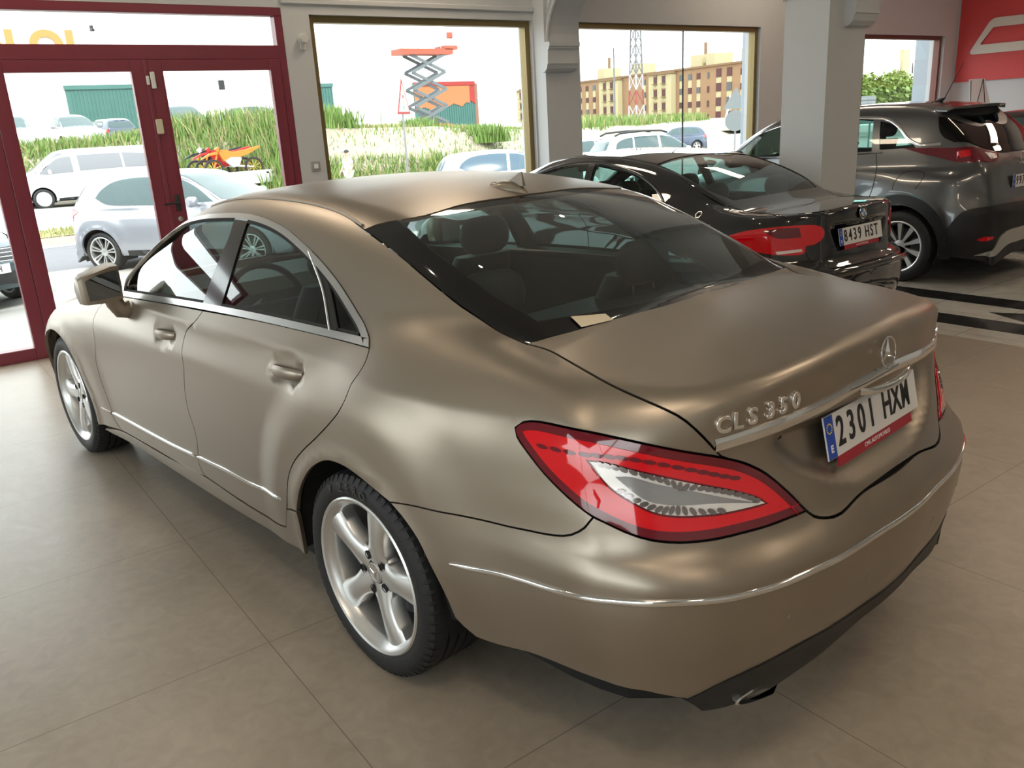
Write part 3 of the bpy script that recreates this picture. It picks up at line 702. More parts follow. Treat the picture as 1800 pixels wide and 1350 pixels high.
    # chart-space mirror about the centre line
    def symc(pts):
        q=chart_pts(S,'C',pts); uc=S.c0-.5*pi*S.KR
        q[0][0]=uc; q[-1][0]=uc; q[0][2]=0; q[-1][2]=0
        return q+[[2*uc-a,b,c] for a,b,c in q[-2:0:-1]]
    bp_=spline(dedupe(symc(full)),.03)
    rb=panel(S,'rear_bumper','C',bp_,M_paint,car,h=.028)
    st=[(-.443,.93,.546),(-.66,.90,.563),(-.88,.85,.579),(-1.02,.785,.589),(-1.103,.668,.594),(-1.17,.5,.597),(-1.205,.3,.599),(-1.226,0,.60)]; full_s=[p[:3] for p in st]+[[p[0],-p[1],p[2]] for p in st[-2::-1]]
    ribbon(S,'bumper_moulding',full_s,M_chrome,rb,w=.017,hgt=.006,taper=.05)
    # black valance
    up=[[-1.17,0,.385,1]]+[list(p) for p in O['bumper_bottom'][1:5]]
    up[-1][3]=1
    dn=[[-1.03,.66,.268,1],[-1.08,.55,.275],[-1.13,.40,.305],[-1.16,.2,.335],[-1.165,0,.345,1]]
    va=panel(S,'rear_valance','C',spline(dedupe(symc(up+dn)),.03),M_plas,car,h=.03,gap=0,off=.004,flange=.03)
    for sg in (1,-1):
        e=MB(); P=[]
        for (x_,k) in ((-1.125,1.0),(-1.13,.93),(-.95,.9)):
            P.append([(x_+.03*abs(cos(a)),sg*.50+.115*k*cos(a),.280+.020*k*sin(a)) for a in np.linspace(0,2*pi,21)])
        e.grid(P).build('exhaust_tip',M_chrome,car,smooth=50)
    for (yy,zz) in ((.50,.49),(.20,.485),(-.20,.485),(-.50,.49)):
        u0,v0=S.inv('C',[[-1.22 if abs(yy)<.3 else -1.17,yy,zz]])[0]
        q=[(u0+.011*cos(a),v0+.011*sin(a)) for a in np.linspace(0,2*pi,17)[:-1]]
        panel(S,'parking_sensor','C',np.array(q),M_paint,rb,h=.05,gap=0,off=.0015,flange=.003)
    # boot lid
    lid=[list(p) for p in O['lid_top']]+[list(p) for p in O['lid'][1:]]
    lp=spline(dedupe(symc(lid)),.025)
    ld=panel(S,'boot_lid','C',lp,M_paint,car,h=.0155,gap=.003)
    st=O['lid_strip']; full_s=[p[:3] for p in st]+[[p[0],-p[1],p[2]] for p in st[-2::-1]]
    ribbon(S,'boot_moulding',full_s,M_chrome,ld,w=.034,hgt=.008)
    mb=MB(); P=[]
    for i in range(13):
        t=i/12; y_=-.14+.28*t; k=sin(pi*t)**.5
        P.append([(-1.115-.016-.030*k*(.6+.4*cos(a)),y_,.944+.010*sin(a)-.010*k) for a in np.linspace(0,2*pi,11)])
    mb.grid(P).build('boot_handle',M_chrome,ld,smooth=60)
    # star badge
    c=np.array([-1.150,0,1.013]); X=frame((-1.1265,0,1.013),(0,-1,0),(.10,0,1))
    sb=MB(); sb.tube([(.040*cos(t),.040*sin(t),.006) for t in np.linspace(0,2*pi,49)[:-1]],.0026,8,closed=True)
    for k in range(3):
        a=pi/2+2*pi*k/3
        sb.add([(cos(a)*.039,sin(a)*.039,.005),(cos(a+1.047)*.0085,sin(a+1.047)*.0085,.002),(0,0,.010),(cos(a-1.047)*.0085,sin(a-1.047)*.0085,.002)],[(0,1,2),(0,2,3)])
    o=sb.build('star_badge',M_chrome,ld); o.matrix_local=X
    # badge letters follow the lid
    txt='CLS350'; pos=[.622,.575,.528,.470,.425,.380]
    for ch_,y_ in zip(txt,pos):
        pp,_=S.fwd('C',S.inv('C',[[-1.08,y_,.975]])); p=pp[0]; n_=Vector(S.N(pp)[0]); r_=Vector((0,0,1)).cross(n_).normalized()
        text_mesh('badge_letter',ch_,.054,M_schrome,ld,frame(p+np.array(n_)*.003,r_,(0,0,1)),.0025,.0006,bev=.0014)
    pl=plate(car,(-1.106,0,.846),(0,-1,0),(.22,0,1),'2301 HXM',red='CMG AUTOMOVILES')
    # far-side badge
    for k,ch_ in enumerate('CGI'):
        y_=-.50-.045*k
        pp,_=S.fwd('C',S.inv('C',[[-1.05,y_,.955]])); p=pp[0]; n_=Vector(S.N(pp)[0]); r_=Vector((0,0,1)).cross(n_).normalized()
        text_mesh('badge_letter',ch_,.040,M_chrome,ld,frame(p+np.array(n_)*.001,r_,(0,0,1)),.003,.0006)
    # flat cream-coloured quad laid on the base of the rear glass
    cq=panel(S,'cream_quad','T',np.array(CREAM_QUAD),M_cream,None,h=.05,gap=0,off=.0015,flange=0); cq.rotation_euler=(0,0,.114); tag(cq,'small flat cream patch on the lower edge of the near car rear window','card')
    # rear glass with black border
    g=[[-.56,0,1.103,1]]+[list(p) for p in O['glass'][8:11]][::-1]+[list(p) for p in O['glass'][:8]][::-1]+[list(p) for p in O['glass_top'][1:4]][::-1]+[[.155,0,1.386,1]]
    gq=sym([[p[0],p[1],(p[3] if len(p)>3 else 0)] for p in g]); gq[0][2]=0
    GP=spline(dedupe(gq),.04)
    inner=spline(dedupe(sym([[-.50,0],[-.475,.3],[-.43,.56,1],[-.25,.595],[0,.585],[.195,.545,1],[.115,.3],[.085,0]])),.04)
    panel(S,'rear_window_border','T',GP,M_frit,car,h=.03,gap=.002,off=-.003,holes=[inner],flange=.006)
    panel(S,'rear_window','T',shrink(inner,-.004),M_glass,car,h=.04,gap=0,off=-.0028,flange=0)
    # roof
    rp=[[.155,0,0]]+[[p[0],p[1],0] for p in O['glass_top'][1:4]]+[[.278,.618,1],[.5,.58,0],[.8,.565,0],[1.2,.565,0],[1.5,.575,1],[1.56,.35,0],[1.60,0,0]]
    RP=spline(dedupe(sym(rp)),.05)
    rf=panel(S,'roof','T',RP,M_paint,car,h=.035)
    for s_ in (1,-1):
        V=[];F=[]
        L=spline([[.30,.607],[.5,.578],[.8,.564],[1.2,.564],[1.49,.573]],.03,False)
        P,_=S.fwd('T',L); N=S.N(P)
        MB().tube([tuple(p*[1,s_,1]+n*[1,s_,1]*.001) for p,n in zip(P,N)],.0055,8).build('roof_moulding',M_paint,rf,smooth=60)
    # windscreen and bonnet
    wp=[[1.605,0,0],[1.56,.35,0],[1.505,.575,1],[1.75,.607,0],[2.0,.65,0],[2.25,.69,1],[2.33,.4,0],[2.38,0,0]]
    WP=spline(dedupe(sym(wp)),.05)
    panel(S,'windscreen','T',WP,M_glass,car,h=.05,off=-.002,flange=0)
    hp=[[2.39,0,0],[2.34,.4,0],[2.26,.70,1],[2.5,.735,0],[2.9,.715,0],[3.25,.675,1],[3.42,.5,0],[3.50,0,0]]
    panel(S,'bonnet','T',spline(dedupe(sym(hp)),.05),M_paint,car,h=.05)
    fb=[]  # front bumper
    q=chart_pts(S,'C',[[3.25,.68,.80,1],[3.42,.60,.68,1],[3.28,.88,.36,1],[3.30,.86,.22,1]])
    uc=S.c1+.5*pi*S.KR; top=[[uc,S.inv('C',[[3.7,.01,.66]])[0][1],0]]; bot=[[uc,S.inv('C',[[3.7,.01,.22]])[0][1],0]]
    h_=top+[[a,b,c] for a,b,c in q]+bot; full=h_+[[2*uc-a,b,c] for a,b,c in q[::-1]]
    panel(S,'front_bumper','C',spline(dedupe(full),.06),M_paint,car,h=.06)
    # fin aerial
    P=[]
    for i in range(13):
        t=i/12; x_=.165+.19*t; h_=.001+(.030*sin(pi*min(1,t*1.15))**.6 if t<.87 else .030*max(0,(1-t)/.13)**.7*.6)
        wv=.036*sin(pi*(.06+.90*(1-t)**.8))**.7
        zb=float(S.Z(np.array([x_])))
        P.append([(x_,wv*cos(a),zb-.002+max(0,h_)*sin(a)) for a in np.linspace(0,pi,11)])
    an=MB().grid(P); zb=float(S.Z(np.array([.2])))
    an.add([(.285,.006,zb+.020),(.285,-.006,zb+.020),(.182,-.008,zb+.018),(.182,.008,zb+.018),(.208,.0015,zb+.062),(.208,-.0015,zb+.062),(.192,-.002,zb+.068),(.192,.002,zb+.068)],[(0,3,7,4),(1,5,6,2),(0,4,5,1),(3,2,6,7),(4,7,6,5)])
    an.build('roof_aerial',M_paint,car,smooth=40)
    # inner dark shell below the belt
    u0,u1=S.inv('C',[[3.2,.8,.5]])[0][0],S.c0-pi*S.KR-(3.2-S.c0)
    us=list(np.arange(u0,u1,-.06)); th=np.linspace(S.inv('C',[[1,.9,.36]])[0][1],.255,9)
    gq=np.array([(u,t) for u in us for t in th]); P,ok=S.fwd('C',gq); N=S.N(P); P=P-N*.022
    m_=len(th); keep=[]
    for i in range(len(us)-1):
        for j in range(m_-1):
            idx=(i*m_+j,i*m_+j+1,(i+1)*m_+j+1,(i+1)*m_+j); c=P[list(idx)].mean(0)
            if min(math.hypot(c[0],c[2]-.327),math.hypot(c[0]-2.874,c[2]-.327))<.41 and abs(c[1])>.7: continue
            keep.append(idx)
    mesh_obj('inner_shell',P,keep,M_dark,car)
    MB().box(-1.0,3.3,-.60,.60,.20,.30).box(.45,2.42,-.84,.84,.20,.30).box(-.95,-.46,-.42,.42,.30,.40).build('underbody',M_dark,car)
    # cabin
    cab=MB().box(-.45,2.2,-.70,.70,.30,.42); cab.build('cabin_floor',M_seat,car)
    MB().box(-.47,.10,-.62,.62,.90,.985,bev=.02).build('parcel_shelf',M_seat,car)
    MB().prism([(1.62,.55),(1.70,.92),(1.80,.97),(2.25,.97),(2.25,.5)],-.70,.70,'y').build('dashboard',M_seat,car)
    for y_ in (.38,-.38):
        for (bx,rear) in ((1.02,0),(.12,1)):
            P=[]
            for i in range(9):
                t=i/8; z_=.45+.62*t; x_=bx+.10-.25*t*(1 if not rear else .9); w_=.24-.05*t-.04*t**4; d_=.06-.02*t
                P.append([(x_+d_*1.2*sgnp(cos(a),.6),y_+w_*sgnp(sin(a),.5),z_) for a in np.linspace(0,2*pi,17)])
            sb=MB().grid(P); sb.add(P[-1][:-1],[tuple(range(16))]); sb.box(bx+.05,bx+.55,y_-.24,y_+.24,.40,.56,bev=.03)
            st=sb.build('seat',M_seat,car,smooth=50)
            hr=MB(); P=[]; hz=1.155 if not rear else 1.105; hx=bx-.17 if not rear else bx-.16
            for i in range(9):
                a=-pi/2+pi*i/8; P.append([(hx+.055*sgnp(cos(a),.7)*sgnp(cos(b),.7),y_+.13*sgnp(cos(a),.5)*sgnp(sin(b),.6),hz+.085*sin(a)) for b in np.linspace(0,2*pi,17)])
            hr.grid(P).build('headrest',M_seat,st,smooth=60)
            for dy in (-.06,.06): MB().tube([(hx,y_+dy,hz-.15),(hx,y_+dy,hz-.06)],.007,8).build('headrest_post',M_chrome,st)
    MB().tube([(1.50+.06*sin(t),.38+.185*cos(t),.90+.175*sin(t)) for t in np.linspace(0,2*pi,33)[:-1]],.015,8,closed=True).tube([(1.50,.20,.90),(1.50,.56,.90)],.014,8).tube([(1.50,.38,.90),(1.70,.38,.82)],.04,8).build('steering_wheel',M_seat,car,smooth=60)
    MB().box(1.72,1.75,-.11,.11,1.245,1.31,bev=.012).build('rear_view_mirror',M_black,car)
    return car
def sgnp(v,p): return math.copysign(abs(v)**p,v)
M_tyretext=mat('tyre_print_grey',(.05,.05,.052),.4)
M_cream=mat('cream_matte',(.75,.66,.50),.6)
M_mirror=mat('mirror_glass',(.28,.30,.32),.02,1)
M_lens2=mat('grey_lens',(.33,.33,.35),.15,.3,coat=.8); M_clear2=mat('segment_grey',(.30,.27,.27),.12,.8)
# ---------------------------------------------------------------- other cars, same surface method
def gshape(wb,ro,fo,hw,Ztab,Gtab,Htab,zb=.2,R=.36,belt=.95,nose=.75,tail=1.0,rins=None,inS=None,Hc=.12,Zc=.09,gt=.42,k_u=.05,k_g=.08,haun=.012,corner=.86,fcorner=.80,dzm=-.04,wz=.32,extra=None,ksh=None,wr0=8,wr1=58,Rr=None):
    c0=-.2; c1=wb+.05; rr=ro+c0; rf=fo-.05
    def Rt(h,r,k):
        # rounded-box polar outline: 0 deg = side half width, 90 deg = overhang
        out=[]
        for a in (0,15,30,45,60,75,90):
            t=radians(a); n=k; out.append((a,1/(((cos(t)/h)**n+(sin(t)/r)**n)**(1/n))))
        return out
    kr=3.2*corner/.86; kf=2.9*fcorner/.8
    return Shape(dict(c0=c0,c1=c1,z0=.75,W=[(c0,hw),(wb*.5,hw-.012),(c1,hw-.004)],Rr=Rr or Rt(hw,rr,kr),Rf=Rt(hw-.004,rf,kf),
      inS=inS or [(.1,.12),(zb,.07),(zb+.12,.02),(.5,0),(.65,.0),(belt-.15,.018),(belt-.03,.045),(belt+.06,.09),(belt+.2,.22)],
      inR=rins or [(.1,.2),(zb+.05,.09),(.38,.02),(.5,0),(.62,0),(.68,.03),(.75,.06),(tail-.05,.09),(tail+.03,.11),(tail+.15,.25)],
      inF=[(.1,.12),(zb,.06),(.38,.0),(.52,.0),(nose-.1,.05),(nose,.12),(nose+.1,.3),(nose+.3,.6)],
      H=Htab,Hc=[(-2,Hc),(wb+1,Hc)],Z=[(-ro-.2,-2.)]+Ztab+[(wb+.6,-2.)],Zc=[(-1,Zc),(wb,Zc)],G=Gtab,gt=gt,gq=.3,gz=belt+.03,dzm=dzm,
      k_sh=[(-2,.07),(5,.07)],k_u=k_u,k_g=k_g,wheels=[(0,wz,R,.012,haun,.56),(wb,wz,R,.012,haun,.56)],**({'extra':extra} if extra else {}),**({'ksh':ksh} if ksh else {}),wr0=wr0,wr1=wr1))
def cast_side(S,pts):
    o=np.array([[p[0],0,p[1]] for p in pts],float); d=np.tile([0,1.,0],(len(pts),1)); t,ok=S.cast(o,d,1.6,.05,120)
    q=o+d*np.nan_to_num(t,nan=.7)[:,None]; return [[*map(float,a),(int(p[2]) if len(p)>2 else 0)] for a,p in zip(q,pts)]
def cast_rear(S,pts):
    o=np.array([[0,p[0],p[1]] for p in pts],float); d=np.tile([-1.,0,0],(len(pts),1)); t,ok=S.cast(o,d,2.2,.05,160)
    q=o+d*np.nan_to_num(t,nan=.7)[:,None]; return [[*map(float,a),(int(p[2]) if len(p)>2 else 0)] for a,p in zip(q,pts)]
def planpt(S,u,z,corr=0):
    if u<S.c0:
        a=(S.c0-u)/S.KR; r=float(S.Rr(np.degrees(a))); return [S.c0-r*sin(a),r*cos(a),z]
    if u>S.c1:
        a=(u-S.c1)/S.KR; r=float(S.Rf(np.degrees(a))); return [S.c1+r*sin(a),r*cos(a),z]
    return [u,float(S.W(np.array([u]))[0]),z]
def gbody(S,car,paint,B,wb,R,zb,side_w,rear_w,top_w,glass,overlay=False,h=.045,wz=.32,zbr=None,flare=None):
    """B: plan points (x,y) of the side/roof boundary, from the rear centre to the front centre"""
    zbr=zbr or zb
    ucr=S.c0-.5*pi*S.KR; ucf=S.c1+.5*pi*S.KR
    P,ok=S.fwd('T',np.array([[b[0],max(b[1],.001)] for b in B])); top=chart_pts(S,'C',[[*p,(b[2] if len(b)>2 else 0)] for p,b in zip(P,B)])
    top[0][0]=ucr; top[-1][0]=ucf; top[0][2]=top[-1][2]=1
    bot=[]
    for u in np.linspace(ucf,S.c1+.42,5): bot.append(planpt(S,u,zb)+[0])
    a0=math.asin(min(.9,max(-.9,(zb-wz)/R)))
    for wx,zA,zB in ((wb,zb,zb),(0,zb,zbr)):
        aA=math.asin((zA-wz)/R); aB=math.asin((zB-wz)/R)
        for i,a in enumerate(np.linspace(aA,pi-aB,13)): bot.append([wx+R*cos(a),S.W(np.array([wx]))[0]+.01,wz+R*sin(a),1 if i in (0,12) else 0])
    for u in np.linspace(S.c0-.30,ucr,6): bot.append(planpt(S,u,zbr)+[0])
    bq=chart_pts(S,'C',bot); bq[0][2]=bq[-1][2]=1
    poly=spline(dedupe(bq+top),.05)
    sw=[spline(chart_pts(S,'C',cast_side(S,w)),.04) for w in side_w]
    rw=[]
    for w in rear_w:
        q=chart_pts(S,'C',cast_rear(S,w)); rw.append(spline(q,.04))
    for fl in (False,True):
        hol=[] if overlay else [shrink(q,.006) for q in sw]
        panel(S,'body_side','C',poly,paint,car,h=h,gap=0,holes=hol+([] if overlay else [w[1] for w in []]),flange=.03,flip_y=fl)
        for q in sw: panel(S,'side_window','C',q,glass,car,h=.06,gap=0,off=.003 if overlay else -.004,flange=0,flip_y=fl)
    tp=spline(dedupe(sym([[b[0],b[1]]+([b[2]] if len(b)>2 else []) for b in B])),.05)
    tw=[spline(dedupe(sym([list(p) for p in w])),.05) for w in top_w]
    panel(S,'roof_panel','T',tp,paint,car,h=h,gap=0,holes=[] if overlay else [shrink(q,.006) for q in tw],flange=.02)
    for q in tw: panel(S,'window_glass','T',q,glass,car,h=.06,gap=0,off=.003 if overlay else -.004,flange=0)
    return sw,tw,poly
def multi_rim(mb,r,phase,hw,style):
    mb.lathe([(r+.008,hw-.006),(r+.009,hw),(r+.002,hw+.003),(r-.008,hw-.003),(r-.016,hw-.03),(r-.024,-hw*.5),(r+.004,-hw)],56,'y')
    n={'ten':10,'six':6,'cover':1,'seven':7}.get(style,5)
    if style=='cover':
        mb.lathe([(r-.01,hw-.01),(r*.8,hw+.004),(r*.45,hw+.006),(.001,hw+.004)],40,'y')
        return
    for k in range(n):
        for sgn in ((-1,1) if style in('six','seven') else (0,)):
            a0=phase+2*pi*k/n; P=[]
            for i in range(7):
                t=i/6; rr=.03+(r-.012-.03)*t; wd=.006+.008*t if sgn else .007+.018*t; off=sgn*(.006+.022*t)
                P.append([(rr,hw-.035+.012*t+dy,off+f*wd) for f,dy in ((-1,-.035),(-1,0),(1,0),(1,-.035))])
            V=rot_pts([p for q in P for p in q],a0); mb.add(V,[(i*4+j,i*4+j+1,(i+1)*4+j+1,(i+1)*4+j) for i in range(6) for j in range(3)])
    mb.lathe([(.06,hw-.07),(.058,hw-.035),(.03,hw-.028),(.001,hw-.028)],24,'y')
def gwheels(car,wb,track,R,r,w,style,rimmat=None,z=None):
    for wx in (0,wb):
        for s_ in (1,-1): wheel(car,(wx,s_*track/2,z or R),s_,.3+.7*wx,style=style,R=R,r=r,w=w,rimmat=rimmat,star=False)
        for s_ in (1,-1):
            P=[]
            for i in range(19):
                a=-.4+(pi+.8)*i/18; rr=R+.045; P.append([(wx+rr*cos(a),s_*(track/2+w*.42),R+rr*sin(a)),(wx+rr*cos(a),s_*.5,R+rr*sin(a)),(wx,s_*.5,R)])
            MB().grid(P).build('wheel_housing',M_dark,car,fix=False)
def gmirror(car,x,y,z,m,s=1.0):
    for s_ in (1,-1):
        P=[]
        for yy,k in ((0,.75),(.03,1),(.14,1),(.19,.7)):
            P.append([(x+(.055*k*sgnp(cos(a),.7))*s,s_*(y+yy*s),z+.075*k*s*sgnp(sin(a),.7)) for a in np.linspace(0,2*pi,17)])
        mb=MB().grid(P); mb.add(P[0][:-1],[tuple(range(16))]); mb.add(P[-1][:-1],[tuple(range(16))])
        mb.tube([(x+.01,s_*(y-.12),z-.06),(x,s_*(y+.05),z-.05)],.02,8)
        mb.build('door_mirror',m,car,smooth=50)
def gseats(car,rows,z=.45,top=1.12,hr=True):
    for bx in rows:
        for y_ in (.36,-.36):
            P=[]
            for i in range(7):
                t=i/6; P.append([(bx-.22*t+.06*sgnp(cos(a),.6),y_+(.23-.06*t)*sgnp(sin(a),.5),z+(top-.08-z)*t) for a in np.linspace(0,2*pi,13)])
            sb=MB().grid(P); sb.add(P[-1][:-1],[tuple(range(12))]); sb.box(bx,bx+.5,y_-.23,y_+.23,z-.02,z+.12,bev=.03)
            st=sb.build('seat',M_seat,car,smooth=50)
            P=[[(bx-.24+.05*cos(a)*sgnp(cos(b),.7),y_+.12*sgnp(cos(a),.5)*sgnp(sin(b),.6),top+.02+.08*sin(a)) for b in np.linspace(0,2*pi,13)] for a in np.linspace(-pi/2,pi/2,8)]
            MB().grid(P).build('headrest',M_seat,st,smooth=60)
def gfloor(car,S,wb,ro,hw,zb,belt):
    MB().box(-ro+.25,-.45,-hw+.2,hw-.2,zb+.02,zb+.25).box(-.45,.45,-.5,.5,zb+.02,zb+.25).box(.45,wb-.45,-hw+.10,hw-.10,zb+.02,.36).box(wb-.45,wb+.5,-.5,.5,zb+.02,.5).build('underbody',M_dark,car)
def shellC(S,car,z1,zb=.25):
    """dark lining below the windows"""
    u0=S.c1+.4*pi*S.KR; u1=S.c0-.5*pi*S.KR; us=list(np.arange(u0,u1,-.08))+[u1]
    for fl in (1,-1):
        th=np.linspace(S.inv('C',[[1,.9,zb]])[0][1],S.inv('C',[[1,.85,z1]])[0][1],6)
        gq=np.array([(u,t) for u in us for t in th]); P,ok=S.fwd('C',gq); N=S.N(P); P=(P-N*.03)*[1,fl,1]; keep=[]
        for i in range(len(us)-1):
            for j in range(5):
                idx=(i*6+j,i*6+j+1,(i+1)*6+j+1,(i+1)*6+j); c=P[list(idx)].mean(0)
                if any(math.hypot(c[0]-w[0],c[2]-w[1])<w[2]+.04 for w in S.wheels): continue
                keep.append(idx)
        mesh_obj('inner_shell',P,keep,M_dark,car)
BMWP=(1.905,-3.208,.039)
def bmw_extra(x,y,z,ph,wr):
    wdt=.33-.10*np.clip((.88-z)/.16,0,1)
    rec=.02*sstep(-.02,.02,wdt-y)*sstep(.715,.745,z)*(1-sstep(.875,.895,z))*(x<-.7)
    h=z-.80; cr=np.minimum((.5*(h+np.sqrt(h*h+.01**2)))*.12,.02)*(x>-.3)*(x<2.8)
    lip=-.012*np.exp(-((z-.615)/.018)**2)*wr
    return rec+cr+lip
BMW=gshape(2.70,1.13,.70,.875,
 [(-.9,.70),(-.66,.95),(-.45,1.045),(-.15,1.19),(.1,1.275),(.35,1.33),(.7,1.368),(1.0,1.375),(1.3,1.35),(1.6,1.26),(2.0,1.06),(2.3,.90)],
 [(-.9,.55),(-.5,.64),(-.2,.72),(.2,.775),(.8,.80),(1.5,.80),(2.2,.74)],
 [(-1.3,.95),(-1.06,.995),(-.9,1.0),(-.5,.995),(.5,.965),(2.0,.95),(2.4,.92),(2.9,.84),(3.4,.66)],
 belt=.93,tail=.98,Hc=.05,Zc=.10,k_u=lambda x,y,z:.02+.12*sstep(.55,.7,y)*(1-sstep(-.1,.2,x)),haun=.02,extra=bmw_extra,
 rins=[(.1,.2),(.25,.09),(.38,.02),(.5,.0),(.60,0),(.635,.02),(.66,.06),(.70,.085),(.80,.095),(.95,.10),(.99,.10),(1.04,.14)],
 ksh=lambda x,y,z:.03+.10*sstep(.4,.75,y)*sstep(-1.15,-.8,x))
OPLP=(1.938,-6.528,-.018)
OPL=gshape(2.60,.78,.80,.865,
 [(-.62,1.02),(-.48,1.20),(-.32,1.36),(-.17,1.48),(-.08,1.555),(.1,1.585),(.6,1.61),(1.1,1.60),(1.5,1.56),(1.8,1.45),(2.2,1.20),(2.5,1.0)],
 [(-.7,.62),(-.4,.70),(0,.76),(.8,.79),(1.6,.78),(2.3,.70)],
 [(-.9,.95),(-.7,1.02),(-.3,1.05),(1,1.04),(2.1,1.02),(2.5,.98),(3.0,.90),(3.3,.70)],
 belt=1.0,tail=1.05,R=.375,wz=.325,Hc=.12,Zc=.06,gt=.26,k_u=.09,haun=.02,
 rins=[(.1,.2),(.28,.07),(.38,.02),(.5,.0),(.62,.0),(.70,.045),(.76,.10),(.85,.165),(.95,.185),(1.02,.20),(1.12,.23)])
# ---------------------------------------------------------------- black coupe, grey crossover, cars outside
M_bpaint=mat('black_paint',(.004,.004,.006),.06,0,coat=1,coatr=.02)
M_gpaint=mat('grey_metal_paint',(.12,.125,.13),.28,.75,coat=1,coatr=.03)
M_clad=mat('black_cladding',(.008,.008,.01),.45)
M_silver=mat('satin_silver',(.45,.44,.42),.35,.6)
M_glass2=glass_mat('green_tint_glass',(.45,.60,.56),1.5,1.3)
M_glassd=glass_mat('privacy_glass',(.035,.04,.045),1.5,1.2)
M_farglass=mat('dark_far_glass',(.055,.085,.09),.10,0,coat=0,spec=.35)
def ring_gap(S,name,pts,m,car,fl=False,w=.006): return ribbon(S,name,pts,m,car,w=w,hgt=.0012,flip_y=fl,off=.0005)
def build_bmw():
    S=BMW; wb=2.70
    car=empty('car','glossy black two-door coupe with number plate 8439 HST','car',None,(BMWP[0],BMWP[1],0),BMWP[2])
    B=[(-1.0,0),(-.985,.35),(-.90,.52),(-.70,.60),(-.42,.60),(-.2,.615),(.1,.575),(.5,.56),(1.0,.555),(1.3,.57),(1.8,.65),(2.1,.70),(2.6,.66),(3.0,.5),(3.2,0)]
    dlo=[(1.98,.955,1),(1.7,1.10),(1.4,1.215),(1.1,1.285),(.86,1.297,1),(.80,.965,1)]
    dlr=[(.80,1.298,1),(.69,1.284),(.39,1.232),(.22,1.173),(.116,1.116),(.045,1.05),(.03,1.0),(.06,.975),(.12,.965),(.74,.965,1)]
    rg=[(-.435,0),(-.425,.3),(-.40,.50,1),(-.236,.575),(-.07,.57),(.26,.53,1),(.30,.3),(.31,0)]
    ws=[(1.32,0),(1.30,.3),(1.25,.53,1),(1.6,.58),(1.95,.64,1),(2.08,.3),(2.12,0)]
    gbody(S,car,M_bpaint,B,wb,.37,.20,[dlo,dlr],[],[rg,ws],M_glass2,h=.035)
    gwheels(car,wb,1.53,.32,.235,.225,'ten')
    for fl in (False,True):
        s_=-1 if fl else 1
        L=[[-.60,.815,.865,1],[-.70,.765,.895],[-.82,.685,.912],[-.93,.565,.92],[-.985,.46,.912],[-1.01,.405,.885],[-1.012,.40,.835],[-.99,.455,.795],[-.965,.515,.785],[-.962,.53,.742],[-.90,.61,.738],[-.80,.70,.755],[-.68,.785,.79]]
        tl=panel(S,'tail_light','C',outline(S,'C',L,.02),M_red,car,h=.03,gap=0,off=.004,flange=.006,flip_y=fl)
        D=[[-.78,.71,.892,1],[-.86,.645,.905],[-.935,.555,.905,1],[-.95,.545,.845,1],[-.85,.66,.845]]
        panel(S,'dark_lens','C',outline(S,'C',D,.02),M_redd,tl,h=.03,gap=0,off=.0052,flange=.001,flip_y=fl)
        R=[[-.84,.665,.765,1],[-.95,.54,.772,1],[-.955,.54,.755,1],[-.85,.66,.748]]
        panel(S,'reversing_lens','C',outline(S,'C',R,.02),M_clear,tl,h=.03,gap=0,off=.0055,flange=.001,flip_y=fl)
        ring_gap(S,'lid_gap',[[-.42,.60,1.03],[-.7,.605,1.0],[-.88,.58,.955],[-.925,.565,.92],[-.965,.525,.78],[-.99,.50,.70],[-1.0,.40,.655],[-1.01,.2,.65],[-1.01,0,.65]],M_rub,car,fl)
        ribbon(S,'window_frame',[[*p[:3]] for p in cast_side(S,[(1.98,.955),(1.7,1.108),(1.4,1.225),(1.1,1.295),(.8,1.308),(.39,1.242),(.22,1.183),(.105,1.12),(.03,1.05),(.015,1.0),(.05,.965),(.12,.955)])],M_black,car,w=.02,hgt=.006,flip_y=fl)
        ribbon(S,'belt_moulding',[p[:3] for p in cast_side(S,[(.1,.953),(1,.953),(2.0,.95)])],M_black,car,w=.022,hgt=.006,flip_y=fl)
        ring_gap(S,'door_gap',[p[:3] for p in cast_side(S,[(.79,.94),(.66,.8),(.62,.5),(.66,.30)])],M_rub,car,fl)
    ribbon(S,'bumper_rubber',[[-.75,.80,.585],[-.95,.70,.60],[-1.08,.45,.605],[-1.13,.0,.61],[-1.08,-.45,.605],[-.95,-.70,.60],[-.75,-.80,.585]],M_bpaint,car,w=.05,hgt=.018)
    plate(car,(-1.038,0,.812),(0,-1,0),(.2,0,1),'8439 HST',red='CMG AUTOMOVILES')
    e=empty('round_badge'); e.parent=car; e.matrix_local=frame((-1.040,0,.946),(0,-1,0),(.1,0,1))
    MB().lathe([(.001,.006),(.026,.006),(.028,.004),(.038,.005),(.041,.0)],32,'z').build('badge_ring',M_black,e,smooth=40)
    MB().lathe([(.040,.001),(.042,.005),(.040,.0065),(.038,.005)],32,'z',closed=True).lathe([(.025,.006),(.027,.0075),(.028,.006)],32,'z').build('badge_rim',M_chrome,e,smooth=40)
    q=MB(); qb=MB()
    for k in range(4):
        V=[(0,0,.0072)]+[(.024*cos(a),.024*sin(a),.0066) for a in np.linspace(k*pi/2,(k+1)*pi/2,8)]
        (q if k%2 else qb).add(V,[(0,i,i+1) for i in range(1,8)])
    qb.build('badge_white_quarters',M_pwhite,e,fix=False); q.build('badge_blue_quarters',mat('badge_blue',(.02,.2,.6),.3),e,fix=False)
    gmirror(car,1.70,.86,1.0,M_bpaint)
    gfloor(car,S,wb,1.13,.875,.22,.93); shellC(S,car,.90,.25)
